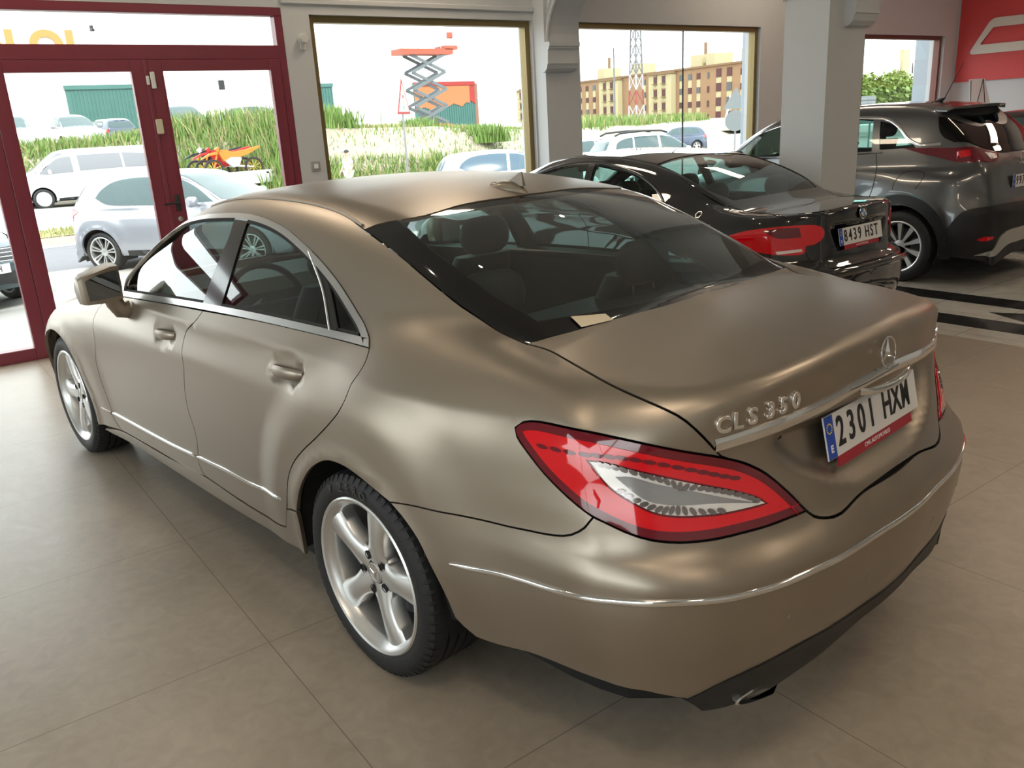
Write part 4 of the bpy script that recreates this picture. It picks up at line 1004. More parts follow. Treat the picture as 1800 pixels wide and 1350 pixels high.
    MB().box(-.40,.15,-.58,.58,.86,.92,bev=.02).build('parcel_shelf',M_seat,car); MB().box(-.3,2.1,-.66,.66,.3,.36).build('cabin_floor',M_seat,car)
    MB().prism([(1.55,.5),(1.62,.88),(1.75,.93),(2.0,.93),(2.0,.5)],-.66,.66).build('dashboard',M_seat,car)
    gseats(car,(.95,.10),.42,1.05)
    MB().tube([(1.42+.05*sin(t),.36+.18*cos(t),.86+.17*sin(t)) for t in np.linspace(0,2*pi,25)[:-1]],.014,8,closed=True).build('steering_wheel',M_seat,car,smooth=60)
    MB().box(1.50,1.53,-.12,.12,1.19,1.26,bev=.012).build('rear_view_mirror',M_black,car)
    for sg in (1,): MB().lathe([(.035,0),(.04,.0),(.04,.12),(.035,.12)],20,'x',(-1.06,.45,.24)).lathe([(.035,0),(.04,.0),(.04,.12),(.035,.12)],20,'x',(-1.06,.35,.24)).build('exhaust_pipes',M_chrome,car,smooth=50)
    return car
def build_opel():
    S=OPL; wb=2.60
    car=empty('car','dark grey crossover with black wheel-arch cladding and plate 9970 KVZ','car',None,(OPLP[0],OPLP[1],0),OPLP[2])
    B=[(-.20,0),(-.17,.35),(-.10,.56),(.1,.61),(.5,.60),(1.0,.60),(1.5,.60),(1.9,.64),(2.3,.72),(2.7,.70),(3.1,.5),(3.3,0)]
    w1=[(2.20,1.10,1),(1.85,1.33),(1.55,1.455),(1.22,1.50,1),(1.22,1.13,1)]; w2=[(1.16,1.50,1),(.8,1.495),(.48,1.465,1),(.40,1.17,1),(1.16,1.135,1)]; w3=[(.42,1.455,1),(.28,1.42),(.14,1.33),(.02,1.235),(-.02,1.20,1),(.34,1.185,1)]
    ws=[(1.50,0),(1.48,.3),(1.44,.55,1),(1.8,.60),(2.2,.66,1),(2.36,.3),(2.40,0)]
    sw,tw,poly=gbody(S,car,M_gpaint,B,wb,.385,.24,[w1,w2,w3],[],[ws],M_glass2,h=.04,wz=.325)
    gwheels(car,wb,1.54,.325,.228,.215,'ten')
    uc=S.c0-.5*pi*S.KR
    def symq(p3):
        q=chart_pts(S,'C',p3); q[0][0]=uc; q[-1][0]=uc; return q+[[2*uc-a,b,c] for a,b,c in q[-2:0:-1]]
    G=symq([[-.22,0,1.50,0],[-.12,.56,1.45,1],[-.20,.64,1.31],[-.32,.62,1.225,1],[-.50,.35,1.14],[-.54,0,1.12,0]])
    panel(S,'rear_window','C',spline(dedupe(G),.04),M_glassd,car,h=.05,gap=0,off=.006,flange=.008)
    sp=MB(); P=[]
    for y_ in np.linspace(-.53,.53,19):
        k=1-(abs(y_)/.53)**3; t_=.008+.03*k; zt=float(S.fwd('T',np.array([[-.05,y_]]))[0][0][2])+.003; P.append([(.0,y_,zt-.01),(-.05,y_,zt),(-.12,y_,zt-.008),(-.17-.10*k,y_,zt-.012),(-.17-.095*k,y_,zt-.018-t_*.5),(-.11,y_,zt-.01-t_),(.0,y_,zt-.01-t_)])
    sp.grid(P); sp.add(P[0],[tuple(range(7))]); sp.add(P[-1],[tuple(range(7))]); sp.build('roof_spoiler',M_gpaint,car,smooth=50)
    for fl in (False,True):
        ribbon(S,'window_moulding',[[1.9,.67,1.36],[1.4,.64,1.50],[.9,.63,1.515],[.381,.615,1.475],[.22,.64,1.40],[.105,.677,1.300],[.02,.69,1.25],[-.06,.69,1.228],[-.217,.66,1.228]],M_chrome,car,w=.028,hgt=.006,flip_y=fl)
        ribbon(S,'belt_moulding',[p[:3] for p in cast_side(S,[(.3,1.165),(1.0,1.125),(1.7,1.11),(2.2,1.09)])],M_black,car,w=.014,hgt=.004,flip_y=fl)
        L=[[.10,.72,1.205,1],[-.05,.715,1.21],[-.21,.69,1.205],[-.42,.60,1.185],[-.50,.45,1.17],[-.545,.31,1.145,1],[-.57,.35,1.085],[-.585,.47,1.062],[-.53,.60,1.06],[-.427,.69,1.075],[-.25,.74,1.13],[-.08,.75,1.17]]
        tl=panel(S,'tail_light','C',outline(S,'C',L,.02),M_redd,car,h=.03,gap=0,off=.006,flange=.008,flip_y=fl)
        for w_,m_,n_ in (([[-.50,.47,1.125,1],[-.545,.345,1.125,1],[-.565,.37,1.085,1],[-.565,.47,1.078,1]],M_clear,'reversing_lens'),([[-.36,.64,1.15,1],[-.44,.59,1.15,1],[-.46,.60,1.10,1],[-.38,.67,1.10,1]],M_red,'brake_lens')):
            panel(S,n_,'C',outline(S,'C',w_,.02),m_,tl,h=.04,gap=0,off=.008,flange=.001,flip_y=fl)
        # cladding around the arches, sill and bumper
        for wx,a0,a1 in ((0,-18,198),(wb,-18,198)):
            pts=[(wx+.475*cos(radians(a)),.325+.475*sin(radians(a)),1 if a in(a0,a1) else 0) for a in np.linspace(a0,a1,15)]+[(wx+.388*cos(radians(a)),.325+.388*sin(radians(a)),1 if a in(a0,a1) else 0) for a in np.linspace(a1,a0,15)]
            pts=[(x,max(z,.24),c) for x,z,c in pts]
            panel(S,'arch_cladding','C',spline(dedupe(chart_pts(S,'C',cast_side(S,pts))),.03),M_clad,car,h=.04,gap=0,off=.008,flange=.012,flip_y=fl)
        pts=[(wb-.40,.24,1),(wb-.44,.42,1),(.44,.42,1),(.40,.24,1)]
        panel(S,'sill_cladding','C',spline(chart_pts(S,'C',cast_side(S,pts)),.05),M_clad,car,h=.05,gap=0,off=.007,flange=.012,flip_y=fl)
        ring_gap(S,'door_gap',[p[:3] for p in cast_side(S,[(.36,1.16),(.30,.95),(.33,.75),(.43,.62),(.50,.45)])],M_rub,car,fl,.008)
        ring_gap(S,'door_gap',[p[:3] for p in cast_side(S,[(1.18,1.13),(1.20,.8),(1.16,.42)])],M_rub,car,fl,.008)
        ring_gap(S,'fuel_flap_gap',[p[:3] for p in cast_side(S,[(.10,.84),(.09,.92),(.03,.99),(-.08,1.005),(-.16,.98),(-.155,.92),(-.12,.85)])],M_rub,car,fl,.006)
        s_=-1 if fl else 1
        for hx,hz in ((.62,.98),(1.50,.96)):
            y_=.855*s_; mb=MB(); P=[[(hx-.10+.2*t,y_+s_*(.005+.03*sin(pi*t)**.6+.012*cos(a)),hz+.014*sin(a)) for a in np.linspace(0,2*pi,9)] for t in np.linspace(0,1,11)]
            mb.grid(P).build('door_handle',M_clad,car,smooth=60)
        # reflector
        u0,v0=S.inv('C',[[-.64,.60,.46]])[0]; q=[(u0+.07*cos(a),v0+.018*sin(a)) for a in np.linspace(0,2*pi,17)[:-1]]
        panel(S,'bumper_reflector','C',np.array(q),M_red,car,h=.05,gap=0,off=.012,flange=.004,flip_y=fl)
    bc=symq([[-.72,0,.70,0],[-.70,.4,.71],[-.62,.66,.70],[-.52,.78,.66],[-.43,.86,.50,1],[-.42,.86,.26,1],[-.66,.60,.25],[-.76,0,.26,0]])
    bp=panel(S,'bumper_cladding','C',spline(dedupe(bc),.04),M_clad,car,h=.04,gap=0,off=.008,flange=.014)
    sk=symq([[-.76,0,.50,0],[-.73,.38,.50,0],[-.70,.47,.47],[-.66,.54,.38],[-.60,.66,.305,1],[-.70,.50,.33],[-.74,.4,.35],[-.77,0,.36,0]])
    panel(S,'skid_plate','C',spline(dedupe(sk),.03),M_silver,bp,h=.03,gap=0,off=.020,flange=.012)
    xq=min(p[0] for p in cast_rear(S,[(.26,.82),(.26,.94),(0,.82),(0,.94)])); plate(car,(xq-.006,0,.883),(0,-1,0),(.03,0,1),'9970 KVZ')
    xb=min(p[0] for p in cast_rear(S,[(0,1.03),(0,1.11),(.05,1.07)]))
    X=frame((xb-.003,0,1.073),(0,-1,0),(.2,0,1)); b=MB(); b.tube([(.048*cos(t),.048*sin(t),.006) for t in np.linspace(0,2*pi,33)[:-1]],.0055,8,closed=True)
    b.add([(-.055,-.004,.007),(-.012,-.004,.009),(-.006,.008,.009),(.055,.004,.007),(.012,.004,.009),(.006,-.008,.009)],[(0,1,5,2),(2,5,4,3)])
    o=b.build('ring_badge',M_chrome,car); o.matrix_local=X
    ae=MB(); ae.tube([(.22,0,1.585),(.17,0,1.61),(.14,0,1.625)],[.03,.018,.006],10); ae.tube([(.155,0,1.61),(.00,0,1.93)],[.005,.003],8); ae.build('roof_aerial',M_clad,car,smooth=50)
    MB().tube([(-.50,-.05,1.145),(-.48,-.42,1.17)],[.02,.006],8).build('rear_wiper',M_clad,car,smooth=50)
    gmirror(car,1.85,.88,1.12,M_clad,1.15)
    gfloor(car,S,wb,.78,.865,.26,1.0); shellC(S,car,1.05,.28)
    MB().box(-.35,2.2,-.66,.66,.36,.42).build('cabin_floor',M_seat,car); MB().prism([(1.75,.6),(1.82,1.0),(1.95,1.07),(2.3,1.07),(2.3,.6)],-.66,.66).build('dashboard',M_seat,car)
    gseats(car,(1.15,.32),.55,1.32)
    MB().box(1.62,1.65,-.12,.12,1.38,1.45,bev=.012).build('rear_view_mirror',M_black,car)
    return car
def simple_car(label,paint,pos,rot,kind='hatch',group=None,overlay=M_farglass,rim='five',plate_txt=None,h=.07,wheels=True,name='car',cat='car',extra=None,lights=True):
    if kind=='hatch':
        wb,ro,fo,hw=2.58,.66,.82,.865
        Z=[(-.62,.95),(-.52,1.15),(-.38,1.33),(-.2,1.41),(.3,1.45),(.9,1.46),(1.35,1.42),(1.75,1.24),(2.15,1.02),(2.4,.9)]
        G=[(-.6,.62),(0,.74),(1,.79),(1.8,.77),(2.3,.68)]; H=[(-.9,.92),(-.6,.96),(1,.95),(2.2,.96),(2.6,.92),(3.0,.84),(3.35,.66)]
        B=[(-.38,0),(-.36,.35),(-.28,.54),(0,.58),(.6,.58),(1.2,.57),(1.7,.60),(2.1,.68),(2.6,.68),(3.05,.5),(3.25,0)]
        sw=[[(2.0,1.0,1),(1.7,1.2),(1.4,1.33),(1.12,1.37,1),(1.10,.98,1)],[(1.05,1.37,1),(.6,1.375),(.22,1.33),(.0,1.22),(-.10,1.10,1),(.2,1.0),(1.03,.98,1)]]
        tw=[[(1.40,0),(1.38,.3),(1.34,.53,1),(1.7,.57),(2.08,.63,1),(2.2,.3),(2.24,0)]]; S=gshape(wb,ro,fo,hw,Z,G,H,belt=.95,R=.35,wz=.31); zr=.31; tail=[[-.62,.66,.98,1],[-.46,.77,.93,1],[-.50,.79,.80],[-.64,.68,.76,1]]; R=.35
        rgl=[[-.42,0,1.34],[-.38,.5,1.31,1],[-.50,.60,1.05,1],[-.56,.4,1.0],[-.58,0,.99]]
    elif kind=='suv':
        wb,ro,fo,hw=2.68,.80,.86,.91
        Z=[(-.75,1.05),(-.6,1.3),(-.45,1.5),(-.2,1.6),(.5,1.65),(1.1,1.64),(1.5,1.56),(1.9,1.34),(2.3,1.10),(2.6,.95)]
        G=[(-.7,.68),(0,.78),(1,.83),(1.8,.81),(2.4,.72)]; H=[(-1,1.02),(-.7,1.06),(1,1.06),(2.3,1.08),(2.7,1.03),(3.2,.94),(3.5,.72)]
        B=[(-.42,0),(-.38,.4),(-.28,.60),(0,.64),(.6,.64),(1.3,.63),(1.8,.66),(2.3,.74),(2.7,.72),(3.2,.5),(3.4,0)]
        sw=[[(2.15,1.12,1),(1.8,1.36),(1.5,1.50),(1.18,1.55,1),(1.15,1.10,1)],[(1.10,1.55,1),(.7,1.56),(.35,1.54,1),(.3,1.12,1),(1.08,1.10,1)],[(.30,1.535,1),(0,1.49),(-.22,1.38),(-.3,1.2,1),(.24,1.13,1)]]
        tw=[[(1.52,0),(1.50,.3),(1.46,.58,1),(1.85,.62),(2.25,.68,1),(2.38,.3),(2.42,0)]]; S=gshape(wb,ro,fo,hw,Z,G,H,belt=1.05,nose=.85,tail=1.1,R=.39,wz=.35); tail=[[-.72,.70,1.10,1],[-.50,.82,1.05,1],[-.55,.84,.90],[-.75,.70,.88,1]]; R=.39
        rgl=[[-.5,0,1.50],[-.44,.55,1.46,1],[-.62,.66,1.17,1],[-.7,0,1.13]]
    elif kind=='van':
        wb,ro,fo,hw=3.27,.82,.87,.96
        Z=[(-.88,1.2),(-.84,1.75),(-.7,1.86),(0,1.90),(2.0,1.90),(2.5,1.84),(2.9,1.60),(3.3,1.30),(3.7,1.05)]
        G=[(-.9,.86),(0,.88),(2.4,.87),(3.0,.84),(3.6,.7)]; H=[(-1,1.1),(3,1.14),(3.5,1.12),(3.9,.98),(4.1,.75)]
        B=[(-.80,0),(-.78,.5),(-.6,.74),(0,.76),(1.5,.76),(2.3,.74),(2.8,.76),(3.3,.80),(3.6,.74),(3.85,.5),(4.0,0)]
        sw=[[(3.25,1.16,1),(2.9,1.42),(2.62,1.60),(2.2,1.66,1),(2.2,1.13,1),(3.1,1.11)],[(2.0,1.68,1),(.62,1.68,1),(.62,1.18,1),(2.0,1.16,1)],[(.55,1.68,1),(-.62,1.66,1),(-.66,1.19,1),(.55,1.18,1)]]
        tw=[[(2.50,0),(2.48,.4),(2.44,.66,1),(2.9,.70),(3.35,.76,1),(3.52,.4),(3.58,0)]]; S=gshape(wb,ro,fo,hw,Z,G,H,belt=1.1,nose=.95,tail=1.5,R=.38,wz=.34,gt=.18,corner=1.1); tail=[[-.78,.84,1.25,1],[-.70,.90,1.25,1],[-.70,.93,.85,1],[-.79,.88,.85,1]]; R=.38
        rgl=[[-.84,0,1.6],[-.8,.6,1.58,1],[-.82,.66,1.2,1],[-.88,0,1.2]]
    car=empty(name,label,cat,group,pos,rot)
    gbody(S,car,paint,B,wb,R,.22,sw,[],tw,overlay,overlay=True,h=h,wz=R-.04)
    uc=S.c0-.5*pi*S.KR; q=chart_pts(S,'C',rgl); q[0][0]=q[-1][0]=uc
    panel(S,'rear_window','C',spline(dedupe(q+[[2*uc-a,b,c] for a,b,c in q[-2:0:-1]]),.06),overlay,car,h=.08,gap=0,off=.004,flange=0)
    if wheels:
        for wx in (0,wb):
            for s_ in (1,-1):
                e=empty('wheel'); e.parent=car; e.location=(wx,s_*(hw-.12),R-.045); e.rotation_euler=(0,0,0 if s_>0 else pi)
                tyre_mesh(R-.045,.225,.21,32,False).build('tyre',M_tyre,e,smooth=35)
                mb=MB(); (five_spoke_rim if rim=='five' else lambda a,b,c,d: multi_rim(a,b,c,d,rim))(mb,.225,.3,.10); mb.build('wheel_rim',M_rim,e,smooth=40)
                MB().lathe([(.20,.0),(.001,.0)],24,'y').build('wheel_backing',M_dark,e)
                P=[]
                for i in range(13):
                    a=-.4+(pi+.8)*i/12; rr=R+.01; P.append([(wx+rr*cos(a),s_*(hw-.02),R-.04+rr*sin(a)),(wx+rr*cos(a),s_*.5,R-.04+rr*sin(a)),(wx,s_*.5,R-.04)])
                MB().grid(P).build('wheel_housing',M_dark,car,fix=False)
    for fl in (False,True):
        panel(S,'tail_light','C',outline(S,'C',tail,.03),M_red,car,h=.06,gap=0,off=.006,flange=.006,flip_y=fl)
        f=[[wb+fo-.35,hw-.12,.62,1],[wb+fo-.62,hw-.03,.72,1],[wb+fo-.55,hw-.06,.80,1],[wb+fo-.3,hw-.25,.72,1]]
        panel(S,'headlight','C',outline(S,'C',f,.03),M_clear,car,h=.06,gap=0,off=.006,flange=.006,flip_y=fl)
        panel(S,'sill_trim','C',spline(chart_pts(S,'C',cast_side(S,[(wb-.45,.25,1),(wb-.46,.33,1),(.46,.33,1),(.45,.25,1)])),.08),M_clad,car,h=.08,gap=0,off=.004,flange=.006,flip_y=fl)
    MB().box(-.3,wb+.3,-hw+.2,hw-.2,.22,.5).build('underbody',M_dark,car)
    gmirror(car,{'hatch':1.78,'suv':1.95,'van':2.95}[kind],hw-.02,{'hatch':1.02,'suv':1.13,'van':1.2}[kind],paint)
    return car,S
LAMP=12.5; SPOT=140.0
CREAM_QUAD=[(-.456,.46),(-.487,.351),(-.526,.363),(-.503,.468)]  # plan corners of the cream quad on the rear glass
# ---------------------------------------------------------------- the showroom
WU=5.40
M_wall=mat('white_plaster',(.56,.575,.59),.75,noise=.03,nscale=3,bump=.05)
M_maroon=mat('maroon_door_paint',(.20,.028,.048),.35,noise=.12,nscale=4,coat=.2,coatr=.3)
M_gold=mat('bronze_window_frame',(.23,.17,.07),.4,.5)
M_pane=glass_mat('window_pane',(.94,.97,.96),1.45,1.0)
M_ceil=mat('ceiling_paint',(.74,.73,.70),.8)
def floor_mat():
    m,N,L,b=new_mat('floor_tiles')
    tc=N.new('ShaderNodeTexCoord'); sx=N.new('ShaderNodeSeparateXYZ'); L.new(tc.outputs['Object'],sx.inputs[0])
    def M(op,a,b_=None,c=None):
        n=N.new('ShaderNodeMath'); n.operation=op
        for i,v in enumerate((a,b_,c)):
            if v is None: continue
            if isinstance(v,(int,float)): n.inputs[i].default_value=v
            else: L.new(v,n.inputs[i])
        return n.outputs[0]
    def joint(o,off,per,w):
        t=M('DIVIDE',M('SUBTRACT',o,off),per); f=M('FRACT',M('ADD',t,100.5)); d=M('MULTIPLY',M('ABSOLUTE',M('SUBTRACT',f,.5)),per)
        return M('LESS_THAN',d,w)
    u,v=sx.outputs[0],sx.outputs[1]
    j=M('MAXIMUM',joint(u,.27,.98,.0018),joint(v,1.13,1.06,.0018))
    n1=N.new('ShaderNodeTexNoise'); n1.inputs['Scale'].default_value=1.3; n1.inputs['Detail'].default_value=8; n1.inputs['Roughness'].default_value=.65; L.new(tc.outputs['Object'],n1.inputs['Vector'])
    n2=N.new('ShaderNodeTexNoise'); n2.inputs['Scale'].default_value=14; n2.inputs['Detail'].default_value=8; n2.inputs['Distortion'].default_value=1.2; L.new(tc.outputs['Object'],n2.inputs['Vector'])
    cr=N.new('ShaderNodeValToRGB'); cr.color_ramp.elements[0].position=.3; cr.color_ramp.elements[1].position=.72; cr.color_ramp.elements[0].color=(.285,.240,.190,1); cr.color_ramp.elements[1].color=(.435,.375,.308,1)
    mx=M('ADD',M('MULTIPLY',n1.outputs[0],.6),M('MULTIPLY',n2.outputs[0],.4)); L.new(mx,cr.inputs[0])
    mj=N.new('ShaderNodeMixRGB'); mj.inputs[2].default_value=(.19,.16,.13,1); L.new(j,mj.inputs[0]); L.new(cr.outputs[0],mj.inputs[1]); L.new(mj.outputs[0],b.inputs['Base Color'])
    b.inputs['Roughness'].default_value=.42; b.inputs['Specular IOR Level'].default_value=.45
    rr_=M('MULTIPLY_ADD',n2.outputs[0],.18,.26); L.new(rr_,b.inputs['Roughness'])
    bp=N.new('ShaderNodeBump'); bp.inputs['Strength'].default_value=.08; bp.inputs['Distance'].default_value=.01; L.new(n2.outputs[0],bp.inputs['Height']); L.new(bp.outputs[0],b.inputs['Normal'])
    return m
def marble_mat(name,c0,c1,rough=.12,scale=6,tile=None):
    m,N,L,b=new_mat(name); tc=N.new('ShaderNodeTexCoord'); n=N.new('ShaderNodeTexNoise'); n.inputs['Scale'].default_value=scale; n.inputs['Detail'].default_value=8; n.inputs['Distortion'].default_value=1.5
    L.new(tc.outputs['Object'],n.inputs['Vector']); cr=N.new('ShaderNodeValToRGB'); cr.color_ramp.elements[0].position=.35; cr.color_ramp.elements[1].position=.7; cr.color_ramp.elements[0].color=(*c0,1); cr.color_ramp.elements[1].color=(*c1,1); L.new(n.outputs[0],cr.inputs[0])
    last=cr.outputs[0]
    if tile:
        br=N.new('ShaderNodeTexBrick'); br.offset=0; br.inputs['Scale'].default_value=1; br.inputs['Mortar Size'].default_value=.003; br.inputs['Brick Width'].default_value=tile; br.inputs['Row Height'].default_value=tile
        mp=N.new('ShaderNodeMapping'); mp.inputs['Rotation'].default_value=(0,0,radians(0)); L.new(tc.outputs['Object'],mp.inputs[0]); L.new(mp.outputs[0],br.inputs['Vector'])
        mj=N.new('ShaderNodeMixRGB'); mj.inputs[2].default_value=(.25,.24,.22,1); L.new(br.outputs['Fac'],mj.inputs[0]); L.new(last,mj.inputs[1]); last=mj.outputs[0]
    L.new(last,b.inputs['Base Color']); b.inputs['Roughness'].default_value=rough
    return m
def struct(o,name=None):
    o['kind']='structure'; return o
def wall_with_openings(name,u0,u1,v0,v1,z0,z1,ops,m):
    """ops: (va,vb,za,zb); wall along v"""
    mb=MB(); vs=sorted({v0,v1,*[o[0] for o in ops],*[o[1] for o in ops]}); zs=sorted({z0,z1,*[o[2] for o in ops],*[o[3] for o in ops]})
    for a,b in zip(vs[:-1],vs[1:]):
        run=None
        for c,d in zip(zs[:-1],zs[1:]):
            cv,cz=(a+b)/2,(c+d)/2
            if any(o[0]<cv<o[1] and o[2]<cz<o[3] for o in ops):
                if run: mb.box(u0,u1,a,b,run[0],run[1]); run=None
                continue
            run=(run[0],d) if run else (c,d)
        if run: mb.box(u0,u1,a,b,run[0],run[1])
    return struct(mb.build(name,m))
def build_room():
    V0,V1,U0,ZC=-13.18,6.0,-7.5,4.25
    struct(MB().box(U0,WU+.25,-4.08,V1,-.05,0).build('floor',floor_mat()))
    Mw=marble_mat('white_marble',(.50,.48,.44),(.62,.60,.56),.13,3,.60); Mb=marble_mat('black_marble',(.012,.012,.013),(.05,.05,.052),.10,14)
    struct(MB().box(U0,WU+.25,V0,-4.08,-.05,0).build('floor_marble',Mw))
    struct(MB().box(U0,WU,-4.69,-4.39,0,.0012).build('floor_black_band_near',Mb)); struct(MB().box(U0,WU,-5.46,-5.16,0,.0012).build('floor_black_band_far',Mb))
    mb=MB()
    for k in range(-7,4):
        c=1.58+k*1.21
        if c-.38>WU-.1: continue
        mb.prism([(c-.38,-4.925),(c,-5.115),(c+.38,-4.925),(c,-4.735)],0,.0012,'z')
    struct(mb.build('floor_black_diamonds',Mb))
    W2=(-4.15,-1.60,.35,2.66);W3=(-8.02,-4.80,.35,2.66);W4=(-12.80,-9.3,.35,2.60)
    ops=[(-1.34,3.6,-.06,2.71),W2,W3,W4]
    wall_with_openings('wall_front',WU,WU+.25,V0-.2,V1+.2,-.05,ZC,ops,M_wall)
    struct(MB().box(U0,WU+.25,V0-.2,V0,-.05,ZC).build('wall_right',M_wall))
    ops2=[(-5.5,-.5,.5,2.9),(1.0,4.6,.5,2.9)]
    mb=MB(); # left wall runs along u with two wide windows
    us=[U0,-5.5,-.5,1.0,4.6,WU+.25]
    mb.box(U0,-5.5,V1,V1+.2,-.05,ZC).box(-.5,1.0,V1,V1+.2,-.05,ZC).box(4.6,WU+.25,V1,V1+.2,-.05,ZC).box(-5.5,-.5,V1,V1+.2,-.05,.5).box(-5.5,-.5,V1,V1+.2,2.9,ZC).box(1.0,4.6,V1,V1+.2,-.05,.5).box(1.0,4.6,V1,V1+.2,2.9,ZC)
    struct(mb.build('wall_left',M_wall))
    struct(MB().box(U0-.2,U0,V0-.2,V1+.2,-.05,ZC).build('wall_back',M_wall))
    struct(MB().box(U0-.2,WU+.25,V0-.2,V1+.2,ZC,ZC+.2).build('ceiling',M_ceil))
    # window frames and panes
    def window(n,v0,v1,z0,z1,m=M_gold,mull=(),u=WU+.10,fw=.06):
        mb=MB(); d=.05
        mb.box(u-d,u+d,v0,v1,z1-fw,z1).box(u-d,u+d,v0,v1,z0,z0+fw).box(u-d,u+d,v0,v0+fw,z0+fw,z1-fw).box(u-d,u+d,v1-fw,v1,z0+fw,z1-fw)
        w=struct(mb.build('window_%d'%n,m))
        edges=[v0+fw]+list(mull)+[v1-fw]
        for a,b in zip(edges[:-1],edges[1:]): 
            MB().box(u-.004,u+.004,a+(.002 if a!=edges[0] else 0),b-(.002 if b!=edges[-1] else 0),z0+fw,z1-fw).build('window_pane',M_pane,w)
        for a in mull: MB().box(u-.008,u+.008,a-.006,a+.006,z0+fw,z1-fw).build('pane_joint',M_rub,w)
        return w
    window(1,*W2); window(2,*W3,mull=(-6.62,)); window(3,*W4,m=mat('brown_window_frame',(.16,.06,.045),.45,.2),mull=(-10.62,))
    mbx=lambda: MB()
    for k,(a,b) in enumerate(((-5.5,-.5),(1.0,4.6))):
        mb=MB().box(a,b,V1+.05,V1+.12,2.84,2.9).box(a,b,V1+.05,V1+.12,.5,.56).box(a,a+.06,V1+.05,V1+.12,.56,2.84).box(b-.06,b,V1+.05,V1+.12,.56,2.84).box((a+b)/2-.03,(a+b)/2+.03,V1+.05,V1+.12,.56,2.84)
        w=struct(mb.build('window_%d'%(4+k),M_gold)); MB().box(a+.06,b-.06,V1+.08,V1+.088,.56,2.84).build('window_pane',M_pane,w)
    # maroon entrance: frame with fanlight, two door leaves and a fixed light on the left
    u=WU+.0; fr=MB()
    fr.box(u,u+.10,-1.34,3.6,2.64,2.71,bev=.004).box(u,u+.10,-1.27,3.53,2.285,2.40,bev=.004).box(u,u+.10,-1.34,-1.27,0,2.64,bev=.004).box(u,u+.10,1.02,1.12,0,2.285,bev=.004).box(u,u+.10,3.53,3.6,0,2.64,bev=.004).box(u,u+.10,1.12,3.53,0,.10,bev=.004).box(u,u+.10,1.12,3.53,2.19,2.285)
    fr.box(u,u+.10,-.16,-.10,2.40,2.64) if False else None
    dfr=struct(fr.build('door_frame',M_maroon))
    MB().box(u+.046,u+.054,-1.27,3.53,2.40,2.64).build('fanlight_pane',M_pane,dfr); MB().box(u+.046,u+.054,1.12,3.53,.10,2.19).build('side_pane',M_pane,dfr)
    for n,(a,b,gl,gr) in enumerate(((-.112,1.018,.005,.91),(-1.268,-.118,-1.17,-.245))):
        du=u-.012
        mb=MB(); mb.box(du,du+.055,a,gl,.0,2.283,bev=.004).box(du,du+.055,gr,b,.0,2.283,bev=.004).box(du,du+.055,gl,gr,2.195,2.283,bev=.004).box(du,du+.055,gl,gr,.005,.095,bev=.004)
        bd=MB()
        dd=struct(mb.build('door_%d'%(n+1),M_maroon))
        MB().box(du+.024,du+.030,gl,gr,.095,2.195).build('door_glass',M_pane,dd)
        t=MB()
        for (y0,y1,z0,z1) in ((gl-.012,gl,.095,2.195),(gr,gr+.012,.095,2.195),(gl,gr,2.195,2.207)): t.box(du-.006,du,y0,y1,z0,z1)
        t.build('glazing_bead',M_maroon,dd)
        if n==1:
            MB().box(du-.008,du,-.128,-.098,.01,2.28,bev=.002).build('meeting_strip',M_maroon,dd)
            h=MB().box(du-.012,du,-.205,-.165,1.06,1.20,bev=.003); h.tube([(du-.012,-.185,1.135),(du-.05,-.185,1.135),(du-.055,-.16,1.135),(du-.055,-.06,1.13)],.009,10); h.build('door_handle',M_plas,dd,smooth=50)
            MB().lathe([(.022,-.008),(.022,0),(.001,-.008)],20,'x',(du,-.185,.995)).build('lock_cylinder',M_silver,dd,smooth=40)
    # surface contact and alarm sensors on the doors
    s=MB().box(u-.035,u-.012,-.17,-.135,2.06,2.19,bev=.004).box(u-.030,u-.012,-.125,-.10,2.09,2.16,bev=.004).build('door_sensor',mat('white_plastic',(.7,.7,.68),.4)); tag(s,'small white magnetic contact at the top of the centre door stile','sensor')
    s=MB().box(u-.04,u-.012,-.17,-.115,1.70,1.82,bev=.008).build('door_bell',mat('cream_plastic',(.62,.58,.42),.4)); tag(s,'cream push unit halfway up the maroon centre door stile','sensor')
    # pier, column and arcade
    def arch(u0,u1,zs,zt,rise=.88):
        r=(u1-u0)/2; c=(u0+u1)/2
        return [(u0,zs)]+[(c-r*cos(a),zs+rise*sin(a)) for a in np.linspace(0,pi,33)][1:-1]+[(u1,zs),(u1,zt),(u0,zt)]
    struct(MB().box(5.22,WU,-4.66,-4.17,0,ZC).build('column_pier',M_wall))
    struct(MB().box(1.83,2.23,-4.70,-4.21,0,ZC).build('column_pillar',M_wall))
    mb=MB(); mb.prism(arch(2.23,5.22,2.42,ZC),-4.62,-4.22,'y'); mb.prism(arch(-1.6,1.83,2.52,ZC),-4.68,-4.40,'y')
    struct(mb.build('wall_arcade',M_wall)); struct(MB().box(-2.0,-1.6,-4.70,-4.21,0,ZC).box(-6.4,-6.0,-4.70,-4.21,0,ZC).build('column_rear',M_wall))
    mb=MB()
    u0,u1=2.23,5.22; c=(u0+u1)/2;r=(u1-u0)/2
    for dr,dv,w in ((.0,.0,.022),(.045,-.010,.014),(.08,-.014,.014)):
        mb.tube([(c-(r+dr)*cos(a),-4.205+dv,2.42+(.88+dr)*sin(a)) for a in np.linspace(0.0,pi,41)],w,8,sq=(1,.8))
    struct(mb.build('trim_arch_moulding',M_wall,smooth=50))
